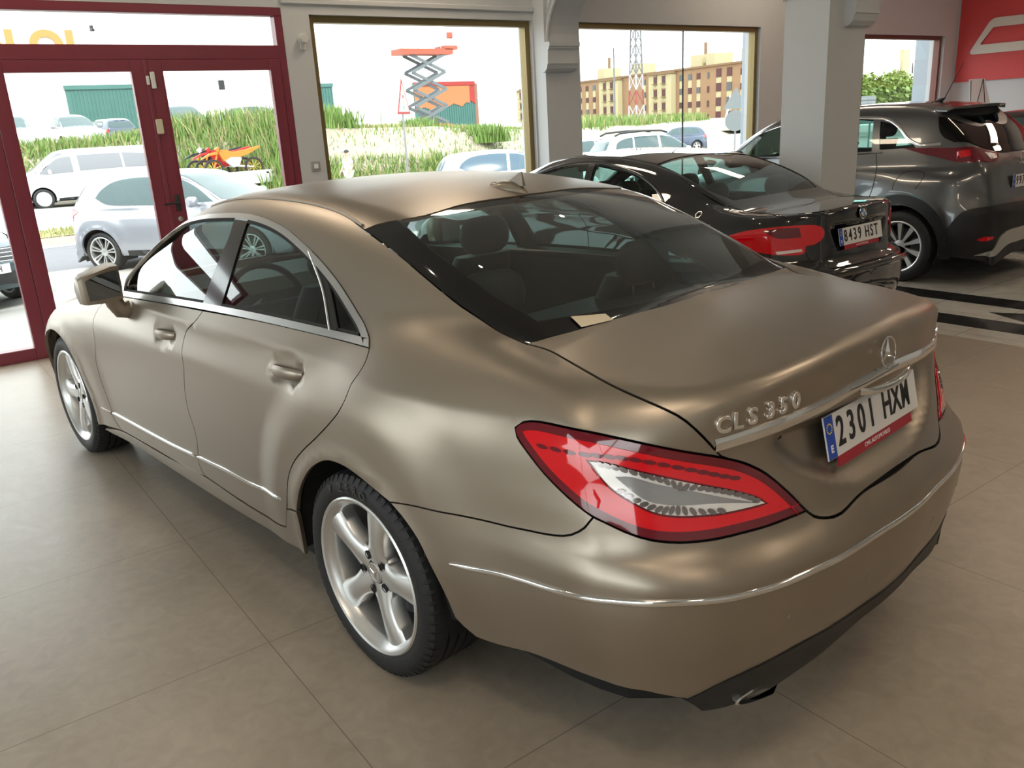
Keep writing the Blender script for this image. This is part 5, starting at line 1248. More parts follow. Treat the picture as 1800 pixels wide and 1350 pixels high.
    def corbel(u,su,v0,v1,zt,k=1.0,h=.30):
        prof=[(0,1),(.15,1),(.15,.86),(.135,.83),(.135,.78),(.12,.75),(.108,.36),(.11,.33),(.11,.28),(.10,.26),(.085,.12),(.05,.03),(0,0)]
        q=[(u+su*a*k,zt-h+z*h) for a,z in prof]; return MB().prism(q,v0,v1,'y').build('trim_corbel',M_wall,smooth=25)
    struct(corbel(5.22,-1,-4.55,-4.125,2.42,.9)); struct(corbel(1.83,-1,-4.72,-4.40,2.52,.9,.33))
    struct(MB().box(WU-.025,WU,-4.17,-1.34,2.74,2.79,bev=.008).build('trim_1',M_wall))
    # small things on the wall
    s=MB().lathe([(.001,-.07),(.035,-.07),(.04,-.06),(.04,0)],24,'x',(WU,-1.505,2.455)).box(WU-.02,WU,-1.53,-1.48,2.36,2.43,bev=.004).build('wall_detector',mat('white_plastic'if 0 else 'ivory_plastic',(.66,.65,.62),.4),smooth=40); tag(s,'round ivory motion detector on the wall right of the maroon door','detector')
    e=empty('light_switch','square grey push switch on the wall between door and window','switch',None,(WU,-1.49,1.34))
    MB().box(-.012,0,-.045,.045,-.045,.045,bev=.004).build('switch_plate',mat('grey_plastic',(.33,.33,.33),.4),e); MB().box(-.018,-.010,-.022,.022,-.022,.022,bev=.003).build('switch_button',M_txtw,e)
    # banner on the right wall with an outlined emblem
    vr=V0
    e=empty('wall_banner','large red cloth banner with a white outline emblem on the end wall','banner',None,(0,vr,0))
    bm=mat('red_banner_cloth',(.56,.055,.055),.55,bump=.05)
    P=[]
    for i in range(60):
        u_=5.36-5.6*i/59; row=[]
        for j in range(24):
            z_=1.86+1.9*j/23; w=.02+.012*sin((5.4-u_)*2.1+(z_-1.9)*5.2)*math.exp(-((z_-1.95)/.35)**2)+.010*math.exp(-(((z_-2.02)-(5.0-u_)*.10)/.035)**2)
            row.append((u_,w,z_))
        P.append(row)
    MB().grid(P).build('banner_cloth',bm,e,smooth=80,fix=False)
    def rr_poly(pts,r):
        out=[]; n=len(pts)
        for i in range(n):
            a,b,c=[np.array(pts[(i+k-1)%n],float) for k in range(3)]; d1=(a-b)/np.linalg.norm(a-b); d2=(c-b)/np.linalg.norm(c-b)
            p0=b+d1*r;p1=b+d2*r
            for t in np.linspace(0,1,6): out.append(tuple((1-t)**2*p0+2*t*(1-t)*b+t*t*p1))
        return out
    o_=[(5.20,2.28),(4.86,2.80),(3.0,2.80),(3.0,2.66),(3.0,2.66)]
    ring=[(5.17,2.28),(4.84,2.81),(2.6,2.78),(2.9,2.27)]; inn=[(4.99,2.42),(4.80,2.67),(2.85,2.65),(3.0,2.41)]
    ro=rr_poly(ring,.10); ri=rr_poly(inn,.03); n_=len(ro); V=[(a,.050,z) for a,z in ro]+[(a,.050,z) for a,z in ri]
    r=delaunay_2d_cdt([Vector(p) for p in ro+ri],[(i,(i+1)%n_) for i in range(n_)]+[(n_+i,n_+(i+1)%n_) for i in range(n_)],[],0,1e-6)
    c2=np.array([[v.x,v.y] for v in r[0]]); F=[]
    for f in r[2]:
        m=c2[list(f)].mean(0)[None]
        if inside(np.array(ro),m)[0] and not inside(np.array(ri),m)[0]: F.append(tuple(f))
    MB().add([(a,.044,z) for a,z in c2],F).build('banner_emblem',mat('cream_print',(.60,.56,.50),.5),e,fix=False)
    # ceiling light panels (their reflections show in the cars)
    n=0
    Ml,N,L,b=new_mat('warm_light_diffuser'); setp(b,col=(1,.9,.7),emit=(1,.81,.60),es=LAMP)
    for k,(a,c) in enumerate([(4.3,-2.4),(4.2,1.0),(1.2,-12.2),(1.2,-8.0),(4.3,-7.6),(-2.2,-2.6),(-2.2,-8),(-5.2,-2.6),(-5.2,2.4),(-2.2,2.4)]):
        e=empty('ceiling_light','warm rectangular ceiling light panel of the showroom','ceiling light','ceiling light panels',(a,c,ZC))
        MB().box(-.63,.63,-.24,.24,-.06,0,bev=.01).build('light_frame',mat('white_metal',(.7,.7,.7),.4),e); MB().box(-.59,.59,-.20,.20,-.064,-.058).build('light_diffuser',Ml,e)
    Ms,N,L,b=new_mat('spot_lens'); setp(b,col=(1,1,1),emit=(1,.86,.66),es=SPOT)
    for k,(a,c) in enumerate([(1.35,1.52),(1.29,-1.45),(2.6,-3.4),(-1.5,1.5),(-1.5,-1.45),(-1.5,4),(1.35,4),(-4,1.5),(2.6,-6.2),(-.5,-6.2),(-.5,-9.5),(2.6,-10),(-3.5,-6.2),(-3.5,-9.5)]):
        e=empty('ceiling_spot','small round recessed spotlight in the showroom ceiling','spotlight','recessed ceiling spotlights',(a,c,ZC))
        MB().lathe([(.03,-.012),(.05,-.016),(.055,0)],24,'z').build('spot_ring',mat('white_metal'),e,smooth=40) if False else MB().lathe([(.03,-.012),(.05,-.016),(.055,0)],24,'z').build('spot_ring',MATS['white_metal'],e,smooth=40)
        MB().lathe([(.001,-.010),(.032,-.010),(.03,0)],20,'z').build('spot_lens_disc',Ms,e)
    # price card on its easel, behind the crossover
    e=empty('price_card_stand','white price card on a thin black folding easel before the end wall','sign',None,(4.55,-12.45,0),radians(35))
    MB().prism([(-.16,1.42),(.14,1.42),(.20,1.88),(-.02,1.88)],-.006,.006,'y').build('price_card',M_pwhite,e)
    c=MB(); c.box(-.06,.12,-.009,-.0065,1.70,1.76); c.build('red_heading',M_dred,e); c=MB(); c.box(-.09,.11,-.009,-.0065,1.60,1.63); c.build('grey_print_line',MATS['grey_plastic'],e); c=MB(); c.box(-.11,.10,-.009,-.0065,1.50,1.55); c.build('grey_print_line',MATS['grey_plastic'],e)
    for p in (((.0,.02,1.88),(.30,.20,0)),((.0,.02,1.88),(-.28,.05,0)),((.17,.012,1.86),(.10,.45,0))): MB().tube(p,.006,6).build('easel_leg',M_plas,e)
    # portals help the daylight through the windows
    for (c,sx_,sz,ax) in (((WU+.26,-2.87,1.5),2.5,2.3,'u'),((WU+.26,-6.41,1.5),3.2,2.3,'u'),((WU+.26,-11.05,1.48),3.5,2.25,'u'),((WU+.26,1.13,1.36),4.9,2.7,'u'),((-3.0,V1+.22,1.7),5.0,2.4,'v'),((2.8,V1+.22,1.7),3.6,2.4,'v')):
        ld=bpy.data.lights.new('daylight_portal','AREA'); ld.shape='RECTANGLE'; ld.size=sx_; ld.size_y=sz; ld.cycles.is_portal=True
        lo=bpy.data.objects.new('daylight_portal',ld); COL.objects.link(lo); lo.location=c
        lo.rotation_euler=(radians(90),0,radians(90)) if ax=='u' else (radians(90),0,radians(180))
        if ax=='u': lo.rotation_euler=Euler((radians(90),0,radians(90)))
def build_camera():
    cd=bpy.data.cameras.new('camera'); co=bpy.data.objects.new('camera',cd); COL.objects.link(co)
    P=[-1.99957,2.08673,1.62554,-0.73543,0.30268,-0.05826,1466.79289]; W0=-.114
    a,b,c=P[3]-W0,P[4],P[5]
    f=Vector((cos(a)*cos(b),sin(a)*cos(b),-sin(b))); r=Vector((sin(a),-cos(a),0)); u=r.cross(f)
    r2=r*cos(c)+u*sin(c); u2=-r*sin(c)+u*cos(c)
    R=Matrix.Rotation(-W0,3,'Z'); loc=R@Vector(P[:3])
    m=Matrix((( r2.x,u2.x,-f.x,loc.x),(r2.y,u2.y,-f.y,loc.y),(r2.z,u2.z,-f.z,loc.z),(0,0,0,1)))
    co.matrix_world=m; cd.sensor_fit='HORIZONTAL'; cd.sensor_width=36; cd.lens=36*P[6]/1800; cd.clip_end=500
    SC.camera=co
# ---------------------------------------------------------------- street, bank, buildings
def zg(u,v): return -.20-.03*min(max(-v-2,0),22)
M_conc=mat('pale_concrete',(.34,.325,.30),.85,noise=.10,nscale=1.2,bump=.1)
M_asph=mat('asphalt',(.13,.13,.145),.9,noise=.15,nscale=6,bump=.2)
M_pink=mat('pink_kerb_paving',(.28,.17,.145),.9,noise=.15,nscale=4)
M_dry=mat('dry_grass_ground',(.26,.22,.10),.95,noise=.35,nscale=5,bump=.4)
M_bank=mat('chalky_bank',(.27,.235,.18),.95,noise=.25,nscale=.8,bump=.5)
M_blade=mat('reed_green',(.12,.20,.04),.7,noise=.35,nscale=.9)
M_blade2=mat('dry_reed',(.27,.26,.11),.8,noise=.3,nscale=1)
M_white=mat('white_car_paint',(.55,.55,.56),.15,0,coat=1)
M_lsil=mat('light_silver_paint',(.30,.31,.35),.25,.3,coat=1)
M_navy=mat('dark_blue_paint',(.03,.05,.09),.2,.2,coat=1)
M_facade=mat('white_facade',(.80,.79,.76),.9)
M_green=mat('teal_shutter',(.04,.12,.105),.6,noise=.12,nscale=2)
def strip(name,us,m,dz=0,vs=(8,4,0,-2,-5,-9,-14,-19,-24,-40,-60,-90)):
    P=[[(u(v) if callable(u) else u,v,zg(0,v)+dz) for v in vs] for u in us]
    return struct(MB().grid(P).build(name,m,fix=False))
FOOT=tab([(-90,70),(-60,52),(-45,44),(-35,36),(-25,30),(-16,26.5),(-11,26.5),(-8,30),(-4,32),(4,33),(10,33)])
def ftr(v): return float(FOOT(np.array([v]))[0])
CRH=tab([(-90,.7),(-45,.95),(-30,1.1),(-23,1.35),(-15,1.75),(-10,1.9),(-4,1.6),(8,1.5)])
def crest(v): return float(CRH(np.array([v]))[0])
def plants(name,n,posf,hgt,mats,seed,label=None,cat=None,lean=.35,w=.03,kind='stuff',parent=None):
    rnd=random.Random(seed); V=[];F=[];MI=[]
    for i in range(n):
        x,y,z=posf(rnd); h=hgt*(.45+.75*rnd.random()); a=rnd.random()*2*pi; l=lean*h*rnd.random()*1.3; dx,dy=cos(a)*l,sin(a)*l; b=rnd.random()*pi; wx,wy=cos(b)*w,sin(b)*w
        s=len(V); mi=0 if rnd.random()<.72 else 1
        for t,k in ((0,.8),(.35,1),(.7,.7),(1,.05)):
            cx,cy,cz=x+dx*t*t,y+dy*t*t,z-.05+h*(t-.18*t*t*l/h); V+=[(cx-wx*k,cy-wy*k,cz),(cx+wx*k,cy+wy*k,cz)]
        for k in range(3): F.append((s+2*k,s+2*k+1,s+2*k+3,s+2*k+2)); MI.append(mi)
    mb=MB(); mb.V=V; mb.F=F; mb.M=MI; o=mb.build(name,mats,parent,fix=False)
    if label: tag(o,label,cat,None,kind)
    return o
def apartment():
    A=np.array([107.,-138.]); Bp=np.array([173.,-147.]); d=(Bp-A); Ls=np.linalg.norm(d); d/=Ls; nrm=np.array([-d[1],d[0]]);
    if nrm@(-A)<0: nrm=-nrm
    ang=atan2(d[1],d[0])
    e=empty('apartment_building','long ochre brick apartment block of four floors with cream bays','building',None,(A[0],A[1],-1.0),ang)
    s=1 if nrm@np.array([-sin(ang),cos(ang)])>0 else -1   # facade side in local y
    Mb=mat('ochre_brick',(.235,.145,.085),.9,noise=.08,nscale=.3); Mc=mat('cream_render',(.36,.32,.20),.9); Mr=mat('dark_red_blind',(.06,.018,.022),.7); Mg=mat('grey_window',(.05,.055,.06),.3); Mo=mat('roof_ledge_ochre',(.17,.105,.06),.9)
    L=92.; H=11.7
    MB().box(-12,L,*( (-12,0) if s>0 else (0,12)),0,H-.4).build('brick_wall',Mb,e)
    MB().box(-12.3,L+.3,*( (-12.2,.25) if s>0 else (-.25,12.2)),H-.4,H).build('roof_ledge',Mo,e)
    def onf(mb,x0,x1,z0,z1,t): return mb.box(x0,x1,*((.0,t) if s>0 else (-t,0)),z0,z1)
    fl=[.9,3.6,6.4,9.15]
    cols=[]  # (x, kind) measured from the right-hand end
    def win(x,z,w,h,m,par=e):
        f=onf(MB(),x-w/2,x+w/2,z,z+h,.12).build('window',m,par)
    rnd=random.Random(5)
    x=3
    pat=[('n',.4),('n',3.2),('b',6.9),('b',10.0),('s',13.1),('n',16.1),('n',18.8),('n',21.6),('bay',27.4),('s',32.2),('n',34.5),('bay',46.9),('n',51.8),('n',54.7),('n',57.8),('n',60.9),('n',64),('bay',88)]
    for k,xx in pat:
        if k=='bay':
            bx=onf(MB(),xx-3.9,xx+3.9,2.5,H-.8,1.3).build('cream_bay',Mc,e); onf(MB(),xx-4.1,xx+4.1,H-.8,H-.4,1.6).build('bay_cornice',Mo,e)
            for z in fl[1:]:
                for dx in (-1.45,1.45):
                    mb=MB(); mb.box(xx+dx-.55,xx+dx+.55,*((1.3,1.42) if s>0 else (-1.42,-1.3)),z,z+1.35); mb.build('window',Mr,bx)
                    MB().box(xx+dx-.6,xx+dx+.6,*((1.3,1.5) if s>0 else (-1.5,-1.3)),z+1.35,z+1.65).build('blind_box',Mb,bx)
                    mm=MB().box(xx+dx-.7,xx+dx+.7,*((1.3,1.9) if s>0 else (-1.9,-1.3)),z-.25,z-.1).build('balcony_ledge',Mo,bx)
            continue
        for i,z in enumerate(fl):
            w,h=dict(n=(1.1,1.2),b=(1.4,1.65),s=(.55,1.2))[k]; m=Mr if rnd.random()<.6 else Mg
            win(xx,z,w,h,m)
            if k!='s' and i<3: onf(MB(),xx-w/2,xx+w/2,z+h,fl[i+1],.06).build('cream_panel',Mc,e)
    for xx,w in ((4,6),(20.5,3.5),(16,2.6),(56,3),(42,3)):
        MB().box(xx-w/2,xx+w/2,*((-8,-3) if s>0 else (3,8)),H,H+2.5).build('roof_hut',Mc,e)
    for xx in (1.5,20,55.5): MB().box(xx-.25,xx+.25,*((-5.5,-5) if s>0 else (5,5.5)),H+2.4,H+5).build('roof_vent_pipe',Mo,e)
def build_outside():
    strip('ground_forecourt',[WU+.25,9,12.6],M_conc,0)
    strip('ground_road',[12.6,16.5],M_asph,-.01)
    strip('ground_kerb',[16.5,18.2],M_pink,.03)
    strip('ground_verge',[18.2,20.0],M_dry,.05)
    strip('ground_street',[20.0,22,24,lambda v:max(24.2,ftr(v)-.6)],M_conc,-.02)
    vs=[10,6,3,0,-2,-4,-6,-8,-10,-12,-14,-16,-18,-20,-22,-24,-27,-30,-34,-40,-50,-60,-75,-90]
    P=[]; rnd=random.Random(3)
    for t,zz in ((-.25,-.03),(0,.02),(.35,.45),(.75,.85),(1.0,1.0),(1.5,1.03),(3,1.0)):
        P.append([(ftr(v)+3.2*t+rnd.uniform(-.15,.15)*(0<t<1.4),v,zg(0,v)+(crest(v)-zg(0,v))*zz+rnd.uniform(-.07,.07)*(0<t<1.4)) for v in vs])
    struct(MB().grid(P).build('ground_bank',M_bank,fix=False,smooth=60))
    P=[[(a(v),v,crest(v)*c+d) for v in vs] for a,c,d in ((lambda v:ftr(v)+9,1,0.0),(lambda v:62,1,0),)]
    P=[[ (ftr(v)+9.6,v,crest(v)) for v in vs],[(64+max(0,-v-40),v,min(crest(v),1.0)) for v in vs]]
    struct(MB().grid(P).build('ground_plateau',M_conc,fix=False))
    struct(MB().grid([[(60,-30,-.3),(60,-260,-1.1)],[(260,-30,-.3),(260,-260,-1.1)]]).build('ground_field',M_dry,fix=False))
    # reeds and grass
    def bankpos(v0,v1,t0,t1):
        def f(r):
            v=r.uniform(v0,v1); t=r.uniform(t0,t1); tt=min(max(t,0),1); return (ftr(v)+3.2*t,v,zg(0,v)+(crest(v)-zg(0,v))*tt)
        return f
    plants('reed_grass',4200,bankpos(-11.3,-7.2,-.1,1.5),.95,[M_blade,M_blade2],11,'tall light-green reeds on the bank seen through the right door leaf','grass')
    plants('bank_grass',2600,bankpos(-7.2,-2.0,.2,1.6),.55,[M_blade,M_blade2],12,'scrubby green grass above the white van','grass')
    plants('foot_grass',4200,bankpos(-21.5,-11.3,-.1,.38),.62,[M_blade,M_blade2],13,'green weeds at the foot of the chalky bank behind the warning sign','grass')
    plants('slope_weeds',1500,bankpos(-25,-11.3,.1,.95),.42,[M_blade,M_blade2],21,'scattered weeds on the pale slope of the bank in the middle window','grass')
    plants('crest_grass',2600,bankpos(-27,-14.2,1.0,1.9),.26,[M_blade2,M_blade],14,'dry yellow grass along the crest of the bank','grass')
    plants('bush_reeds',1300,lambda r:(ftr(-12.0)+4+r.uniform(-1,1),r.gauss(-12.6,.75),1.75),1.0,[M_blade,M_blade],15,'green shrub on the bank by the left edge of the middle window','shrub',kind=None)
    plants('bush_reeds',600,lambda r:(31+r.uniform(-1,1),r.gauss(-17.6,.35),1.45),.65,[M_blade,M_blade],16,'green bush just in front of the scissor lift','shrub',kind=None)
    plants('bush_reeds',900,lambda r:(30.0+r.uniform(-1,.8),r.gauss(-20.4,.45),.9),.8,[M_blade,M_blade],17,'bush on the bank below the half-painted shutter','shrub',kind=None)
    plants('far_weeds',2600,bankpos(-75,-32,.9,2.2),.9,[M_blade,M_blade2],18,'strip of green weeds below the brick apartment block','grass',w=.05)
    plants('verge_grass',2200,lambda r:(r.uniform(18.3,20.0),(lambda v:v)(r.uniform(-4,1.5)),-.17),.16,[M_blade2,M_blade],19,'short dry grass on the verge behind the silver hatchback','grass',w=.012)
    # warehouse
    e=empty('warehouse','long white warehouse with teal roller doors across the street','building',None,(58,0,1.0))
    MB().box(0,10,-43.5,25,0,9.0).build('warehouse_wall',M_facade,e)
    def sh(name,v0,v1,z1,m,ribs=True):
        mb=MB().box(-.10,0,v0,v1,0,z1); n=int((v1-v0)/.22)
        for k in range(n): mb.box(-.14,-.10,v0+k*.22+.02,v0+k*.22+.10,0,z1-.3)
        mb.box(-.2,0,v0-.05,v1+.05,z1-.25,z1)
        return mb.build(name,m,e)
    sh('roller_door',-13.9,-8.65,4.35,M_green); sh('roller_door',-26.5,-25.0,4.15,M_green)
    d=sh('roller_door',-39.1,-33.4,4.05,M_green); MB().box(-.215,-.2,-39.15,-33.35,3.78,4.07).build('red_head_box',mat('red_primer',(.26,.02,.018),.7),e)
    Mo=mat('orange_primer',(.42,.13,.05),.8,noise=.1,nscale=1); Mr=mat('red_primer',(.26,.02,.018),.7)
    q=[(-38.6,2.4),(-38.6,3.75),(-33.4,3.75),(-33.4,2.0),(-34.2,2.2),(-34.9,1.95),(-35.6,2.35),(-36.3,2.1),(-37.0,2.4),(-37.8,2.15),(-38.2,2.45)]
    MB().prism(q,-.16,-.145,'x').build('orange_paint',Mo,d)
    MB().prism([(-39.1,2.3),(-39.1,4.05),(-33.4,4.05),(-33.4,3.75),(-38.6,3.75),(-38.6,2.6)],-.165,-.145,'x').build('red_paint',Mr,d)
    MB().box(-.06,.02,-39.45,-39.15,0,3.9).build('door_post',mat('rust_post',(.20,.10,.07),.8),e)
    for ch_,v_ in (('N',-5.6),('O',-8.15),('I',-9.48)):
        text_mesh('facade_letter',ch_,2.3,mat('orange_letter',(.45,.19,.05),.6),e,frame((-.12,v_,6.55),(0,-1,0),(0,0,1)),.06,.10,sx=1.0)
    MB().box(-.05,0,-18.6,-18.2,3.9,4.5).build('notice_board',M_clad,e); MB().box(-.3,0,-10.9,-10.75,7.5,7.8).tube([(-.3,-10.82,7.6),(-.6,-10.82,7.5)],.08,8).build('security_camera',M_clad,e)
    apartment()
    # scissor lift
    e=empty('scissor_lift','raised orange scissor lift platform in front of the warehouse','lift',None,(44.5,-26.45,.85))
    Mo=mat('lift_orange',(.30,.06,.03),.5); Mg=mat('lift_grey',(.10,.115,.125),.5)
    MB().box(-.6,.6,-1.4,1.5,.25,.95,bev=.04).box(-.65,.65,-1.0,1.2,.5,1.0).build('lift_base',Mo,e)
    for k,(x,y) in enumerate(((-.62,-1.1),(-.62,1.2),(.62,-1.1),(.62,1.2))): MB().lathe([(.001,-.1),(.28,-.1),(.28,.1),(.001,.1)],20,'x',(x,y,.28)).build('lift_wheel',M_tyre,e,smooth=40)
    n=4; z0=1.05;z1=5.0; dz=(z1-z0)/n
    for k in range(n):
        for sx_ in (-.45,.45):
            for a,b in ((-1.15,1.15),(1.15,-1.15)):
                MB().tube([(sx_,a,z0+k*dz),(sx_+(.06 if a<0 else -.06),b,z0+(k+1)*dz)],.12,4,sq=(.6,1)).build('scissor_arm',Mg,e)
    MB().box(-.6,.6,-1.75,1.9,5.0,5.32).build('lift_platform',Mo,e); MB().box(-.6,.6,-2.1,-1.2,5.28,5.5).build('platform_extension',Mo,e)
    r=MB()
    for y in (-1.7,-.9,.0,1.0,1.85):
        for x in (-.58,.58): r.tube([(x,y,5.3),(x,y,6.4)],.022,6)
    for x in (-.58,.58):
        for z in (5.85,6.4): r.tube([(x,-1.7,z),(x,1.85,z)],.018,6)
    r.build('guard_rail',mat('pale_rail',(.3,.3,.3),.5),e); MB().box(-.7,-.5,-1.75,-1.4,5.9,6.25,bev=.03).build('control_box',Mo,e)
    # traffic signs
    e=empty('traffic_sign','red-bordered triangular traffic-light warning sign on a grey pole','traffic sign',None,(24.5,-13.30,zg(0,-13.3)),radians(38))
    MB().tube([(0,0,0),(0,0,3.1)],.035,10).build('sign_pole',mat('galvanised',(.22,.225,.23),.4,.6),e,smooth=50)
    z=2.72; tri=lambda k:[(-.56*k,z+(.48-.48*k)*.0+(0 if k==1 else .07)),(.56*k,z+(0 if k==1 else .07)),(0,z+1.0*(1 if k==1 else .86))]
    def trip(mb,k,y0,y1): 
        c=z+.34; p=[(-.58*k,c-.40*k),(.58*k,c-.40*k),(0,c+.78*k)]; return mb.prism([(a,b) for a,b in p],y0,y1,'x')
    trip(MB(),1.0,-.06,-.04).build('sign_plate',Mr,e); trip(MB(),.78,-.065,-.06).build('sign_face',M_pwhite,e)
    for zz,m in ((.52,Mr),(.34,mat('amber_dot',(.8,.5,.05),.5)),(.16,mat('green_dot',(.02,.3,.15),.5))): MB().lathe([(.001,-.069),(.062,-.069),(.062,-.06)],20,'x',(0,0,z+zz)).build('signal_dot',m,e)
    e=empty('traffic_sign','pair of grey sign backs, triangle above disc, on a pole','traffic sign',None,(21.5,-27.35,-.55),radians(-52))
    mg=mat('sign_back',(.15,.17,.18),.5,.3); MB().tube([(0,0,0),(0,0,3.0)],.035,10).build('sign_pole',MATS['galvanised'],e,smooth=50)
    MB().prism([(-.50,2.22),(.50,2.22),(0,3.08)],-.05,-.035,'x').build('sign_triangle',mg,e); MB().lathe([(.001,-.05),(.42,-.05),(.42,-.035),(.001,-.035)],32,'x',(0,0,1.75)).build('sign_disc',mg,e)
    # pylon
    e=empty('power_pylon','red and white lattice mast in front of the brick apartments','pylon',None,(72,-71.6,-.6))
    mr=mat('pylon_red',(.22,.05,.04),.7); mw=mat('pylon_white',(.34,.32,.34),.7); mk=mat('pylon_grey',(.12,.12,.13),.6); H=17
    for k in range(10):
        za,zb_=H*k/10,H*(k+1)/10; w=lambda zz:.68-.42*zz/H; m=MB()
        for (sx_,sy) in ((-1,-1),(1,-1),(1,1),(-1,1)): m.tube([(sx_*w(za),sy*w(za),za),(sx_*w(zb_),sy*w(zb_),zb_)],.09,4)
        for (p,q) in (((-1,-1),(1,-1)),((1,-1),(1,1)),((1,1),(-1,1)),((-1,1),(-1,-1))): m.tube([(p[0]*w(za),p[1]*w(za),za),(q[0]*w(zb_),q[1]*w(zb_),zb_)],.05,4).tube([(q[0]*w(za),q[1]*w(za),za),(p[0]*w(zb_),p[1]*w(zb_),zb_)],.05,4)
        m.build('lattice_section',[mr,mw][k%2] if k<4 else mk,e)
    m=MB()
    for zz in (12.6,15.0): m.tube([(-2,2.6,zz),(2,-2.6,zz)],.12,6)
    m.build('cross_arm',mk,e); MB().box(-1.5,1.5,-4.2,.2,0,1.5).build('white_base_hut',M_facade,e)
    for (u_,v_,h,lb) in ((48,-45.5,7,'thin grey street lamp nearest the traffic sign backs'),(57,-46.5,9,'tall street lamp left of the lattice mast'),):
        e=empty('street_lamp',lb,'street lamp',None,(u_,v_,-.4)); MB().tube([(0,0,0),(0,0,h*.9),(-.3,.3,h),(-1.0,1.0,h)],[.09,.06,.05,.05],8).build('lamp_pole',MATS['galvanised'],e,smooth=50); MB().box(-1.3,-.8,.85,1.15,h-.05,h+.08).build('lamp_head',M_pwhite,e)
    e=empty('leaning_post','pale post leaning to the right on the grass below the brick apartments','post',None,(35.6,-43.6,.75)); MB().tube([(0,0,0),(.3,-.95,1.75)],.06,8).build('post',M_pwhite,e)
    # outside pilasters and things at the far window
    for k,v_ in enumerate((-8.95,-13.75)): struct(MB().box(5.95,6.35,v_-.25,v_+.12,-.6,4.0).build('column_outside',mat('blue_white_render',(.30,.34,.38),.8)))
    tr=empty('green_trees','yellow-green trees behind the far window','tree',None,(34,-60,-.6))
    rnd=random.Random(8)
    for k,(x,y,r_,h) in enumerate(((0,0,2.6,2.6),(4,-7,2.7,2.5),(1,-12,2.6,2.2),(6,-17,3.0,2.4),(2,5.4,2.0,2.0))):
        e=tr if k==0 else empty('green_trees',['tallest leafy tree beside the slatted sign, far window','second leafy tree from the left in the far window','third leafy tree from the left in the far window','rightmost leafy tree in the far window, by the lamp','leafy tree hidden half behind the pillar, far window'][k],'tree','trees beyond the far window',(34+x,-60+y,-.6))
        if k==0: e['label']='tallest yellow-green tree beside the slatted sign, far window'; e['group']='trees beyond the far window'
        MB().tube([(0,0,0),(.1,.1,h*.6),(.0,.2,h)],[.25,.18,.08],8).build('trunk',mat('bark',(.18,.12,.08),.9),e)
        V=[];F=[]
        for i in range(3600):
            a,b=rnd.uniform(0,2*pi),math.acos(rnd.uniform(-1,1)); q=r_*(.55+.45*rnd.random())*(1+.25*sin(3*a+k)*sin(2*b)); c=Vector((q*sin(b)*cos(a),q*sin(b)*sin(a),h+q*.62*cos(b))); s=.13+.1*rnd.random()
            t=Vector((rnd.gauss(0,1),rnd.gauss(0,1),rnd.gauss(0,1))).normalized(); u_=t.orthogonal().normalized()*s; w_=t.cross(u_); n_=len(V); V+=[c-u_,c-w_*.6,c+u_,c+w_*.6]; F.append((n_,n_+1,n_+2,n_+3))
        mb=MB(); mb.V=[tuple(v) for v in V]; mb.F=F; mb.M=[0]*len(F); mb.build('foliage',mat('leaf_green',(.12,.19,.03),.6,noise=.3,nscale=.4),e,fix=False)
    e=empty('slatted_sign','grey slatted sign panel at the left of the far window','sign',None,(25,-41.8,-.8),radians(-30))
    mb=MB().box(-.05,.05,-1.0,1.0,1.3,2.75); 
    for k in range(7): mb.box(-.1,.0,-1.0,1.0,1.35+k*.2,1.47+k*.2)
    mb.build('slat_panel',mg,e); MB().tube([(0,-.8,0),(0,-.8,1.4)],.05,8).tube([(0,.8,0),(0,.8,1.4)],.05,8).build('sign_legs',mg,e)
    e=empty('street_lamp','curved white street lamp in the far window','street lamp',None,(38,-71,-.8)); MB().tube([(0,0,0),(.0,0,3.4),(.4,-.5,5.2),(1.4,-2.0,6.6),(2.6,-4.0,7.4)],[.10,.09,.08,.07,.05],8).build('lamp_pole',M_pwhite,e,smooth=50)
    e=empty('far_house','pale house with red awning beyond the trees in the far window','building',None,(66,-119,-.8),radians(-30)); MB().box(0,8,-10,3,0,7.6).build('house_wall',M_facade,e); MB().box(-.4,0,.5,2.5,5.2,6.2).build('red_awning',Mr,e)
    for y_ in (-1.5,-4.5): MB().box(-.05,.02,y_-.5,y_+.5,6.0,7.4).build('window',M_clad,e)
    MB().box(-.6,.4,-.2,.8,4,9.2).build('chimney',MATS['cream_render'],e)
    # vehicles outside
    c,S=simple_car('silver hatchback parked outside the maroon doors, rear towards the left',M_lsil,(12.33,-1.34,-.22),radians(-142),'hatch',rim='seven',h=.05)
    sm,Sx=simple_car('white passenger van on the far side of the street',M_white,(30.9,-5.75,-.27),radians(90),'van',rim='cover',overlay=mat('van_glass',(.16,.165,.18),.12,spec=.3))
    c,S=simple_car('dark car with plate ending GRH, front facing the showroom at the far left',mat('dark_teal_paint',(.02,.05,.065),.15,.3,coat=1),(12.47,2.47,-.2),radians(-155),'hatch',rim='five',h=.06)
    p=plate(c,(3.415,0,.50),(0,1,0),(0,0,1),'    GRH')
    for k in range(4): ribbon(S,'grille_bar',[[3.25,.50,.585+.04*k],[3.40,0,.585+.04*k],[3.25,-.50,.585+.04*k]],M_chrome,c,w=.012,hgt=.008)
    panel(S,'lower_grille','C',spline(chart_pts(S,'C',[[3.3,.62,.42,1],[3.3,.62,.24,1],[3.3,-.62,.24,1],[3.3,-.62,.42,1]]),.05),M_clad,c,h=.06,gap=0,off=.01,flange=.01)
    panel(S,'upper_grille','C',spline(chart_pts(S,'C',[[3.3,.52,.72,1],[3.3,.50,.57,1],[3.3,-.50,.57,1],[3.3,-.52,.72,1]]),.05),M_clad,c,h=.06,gap=0,off=.006,flange=.006)
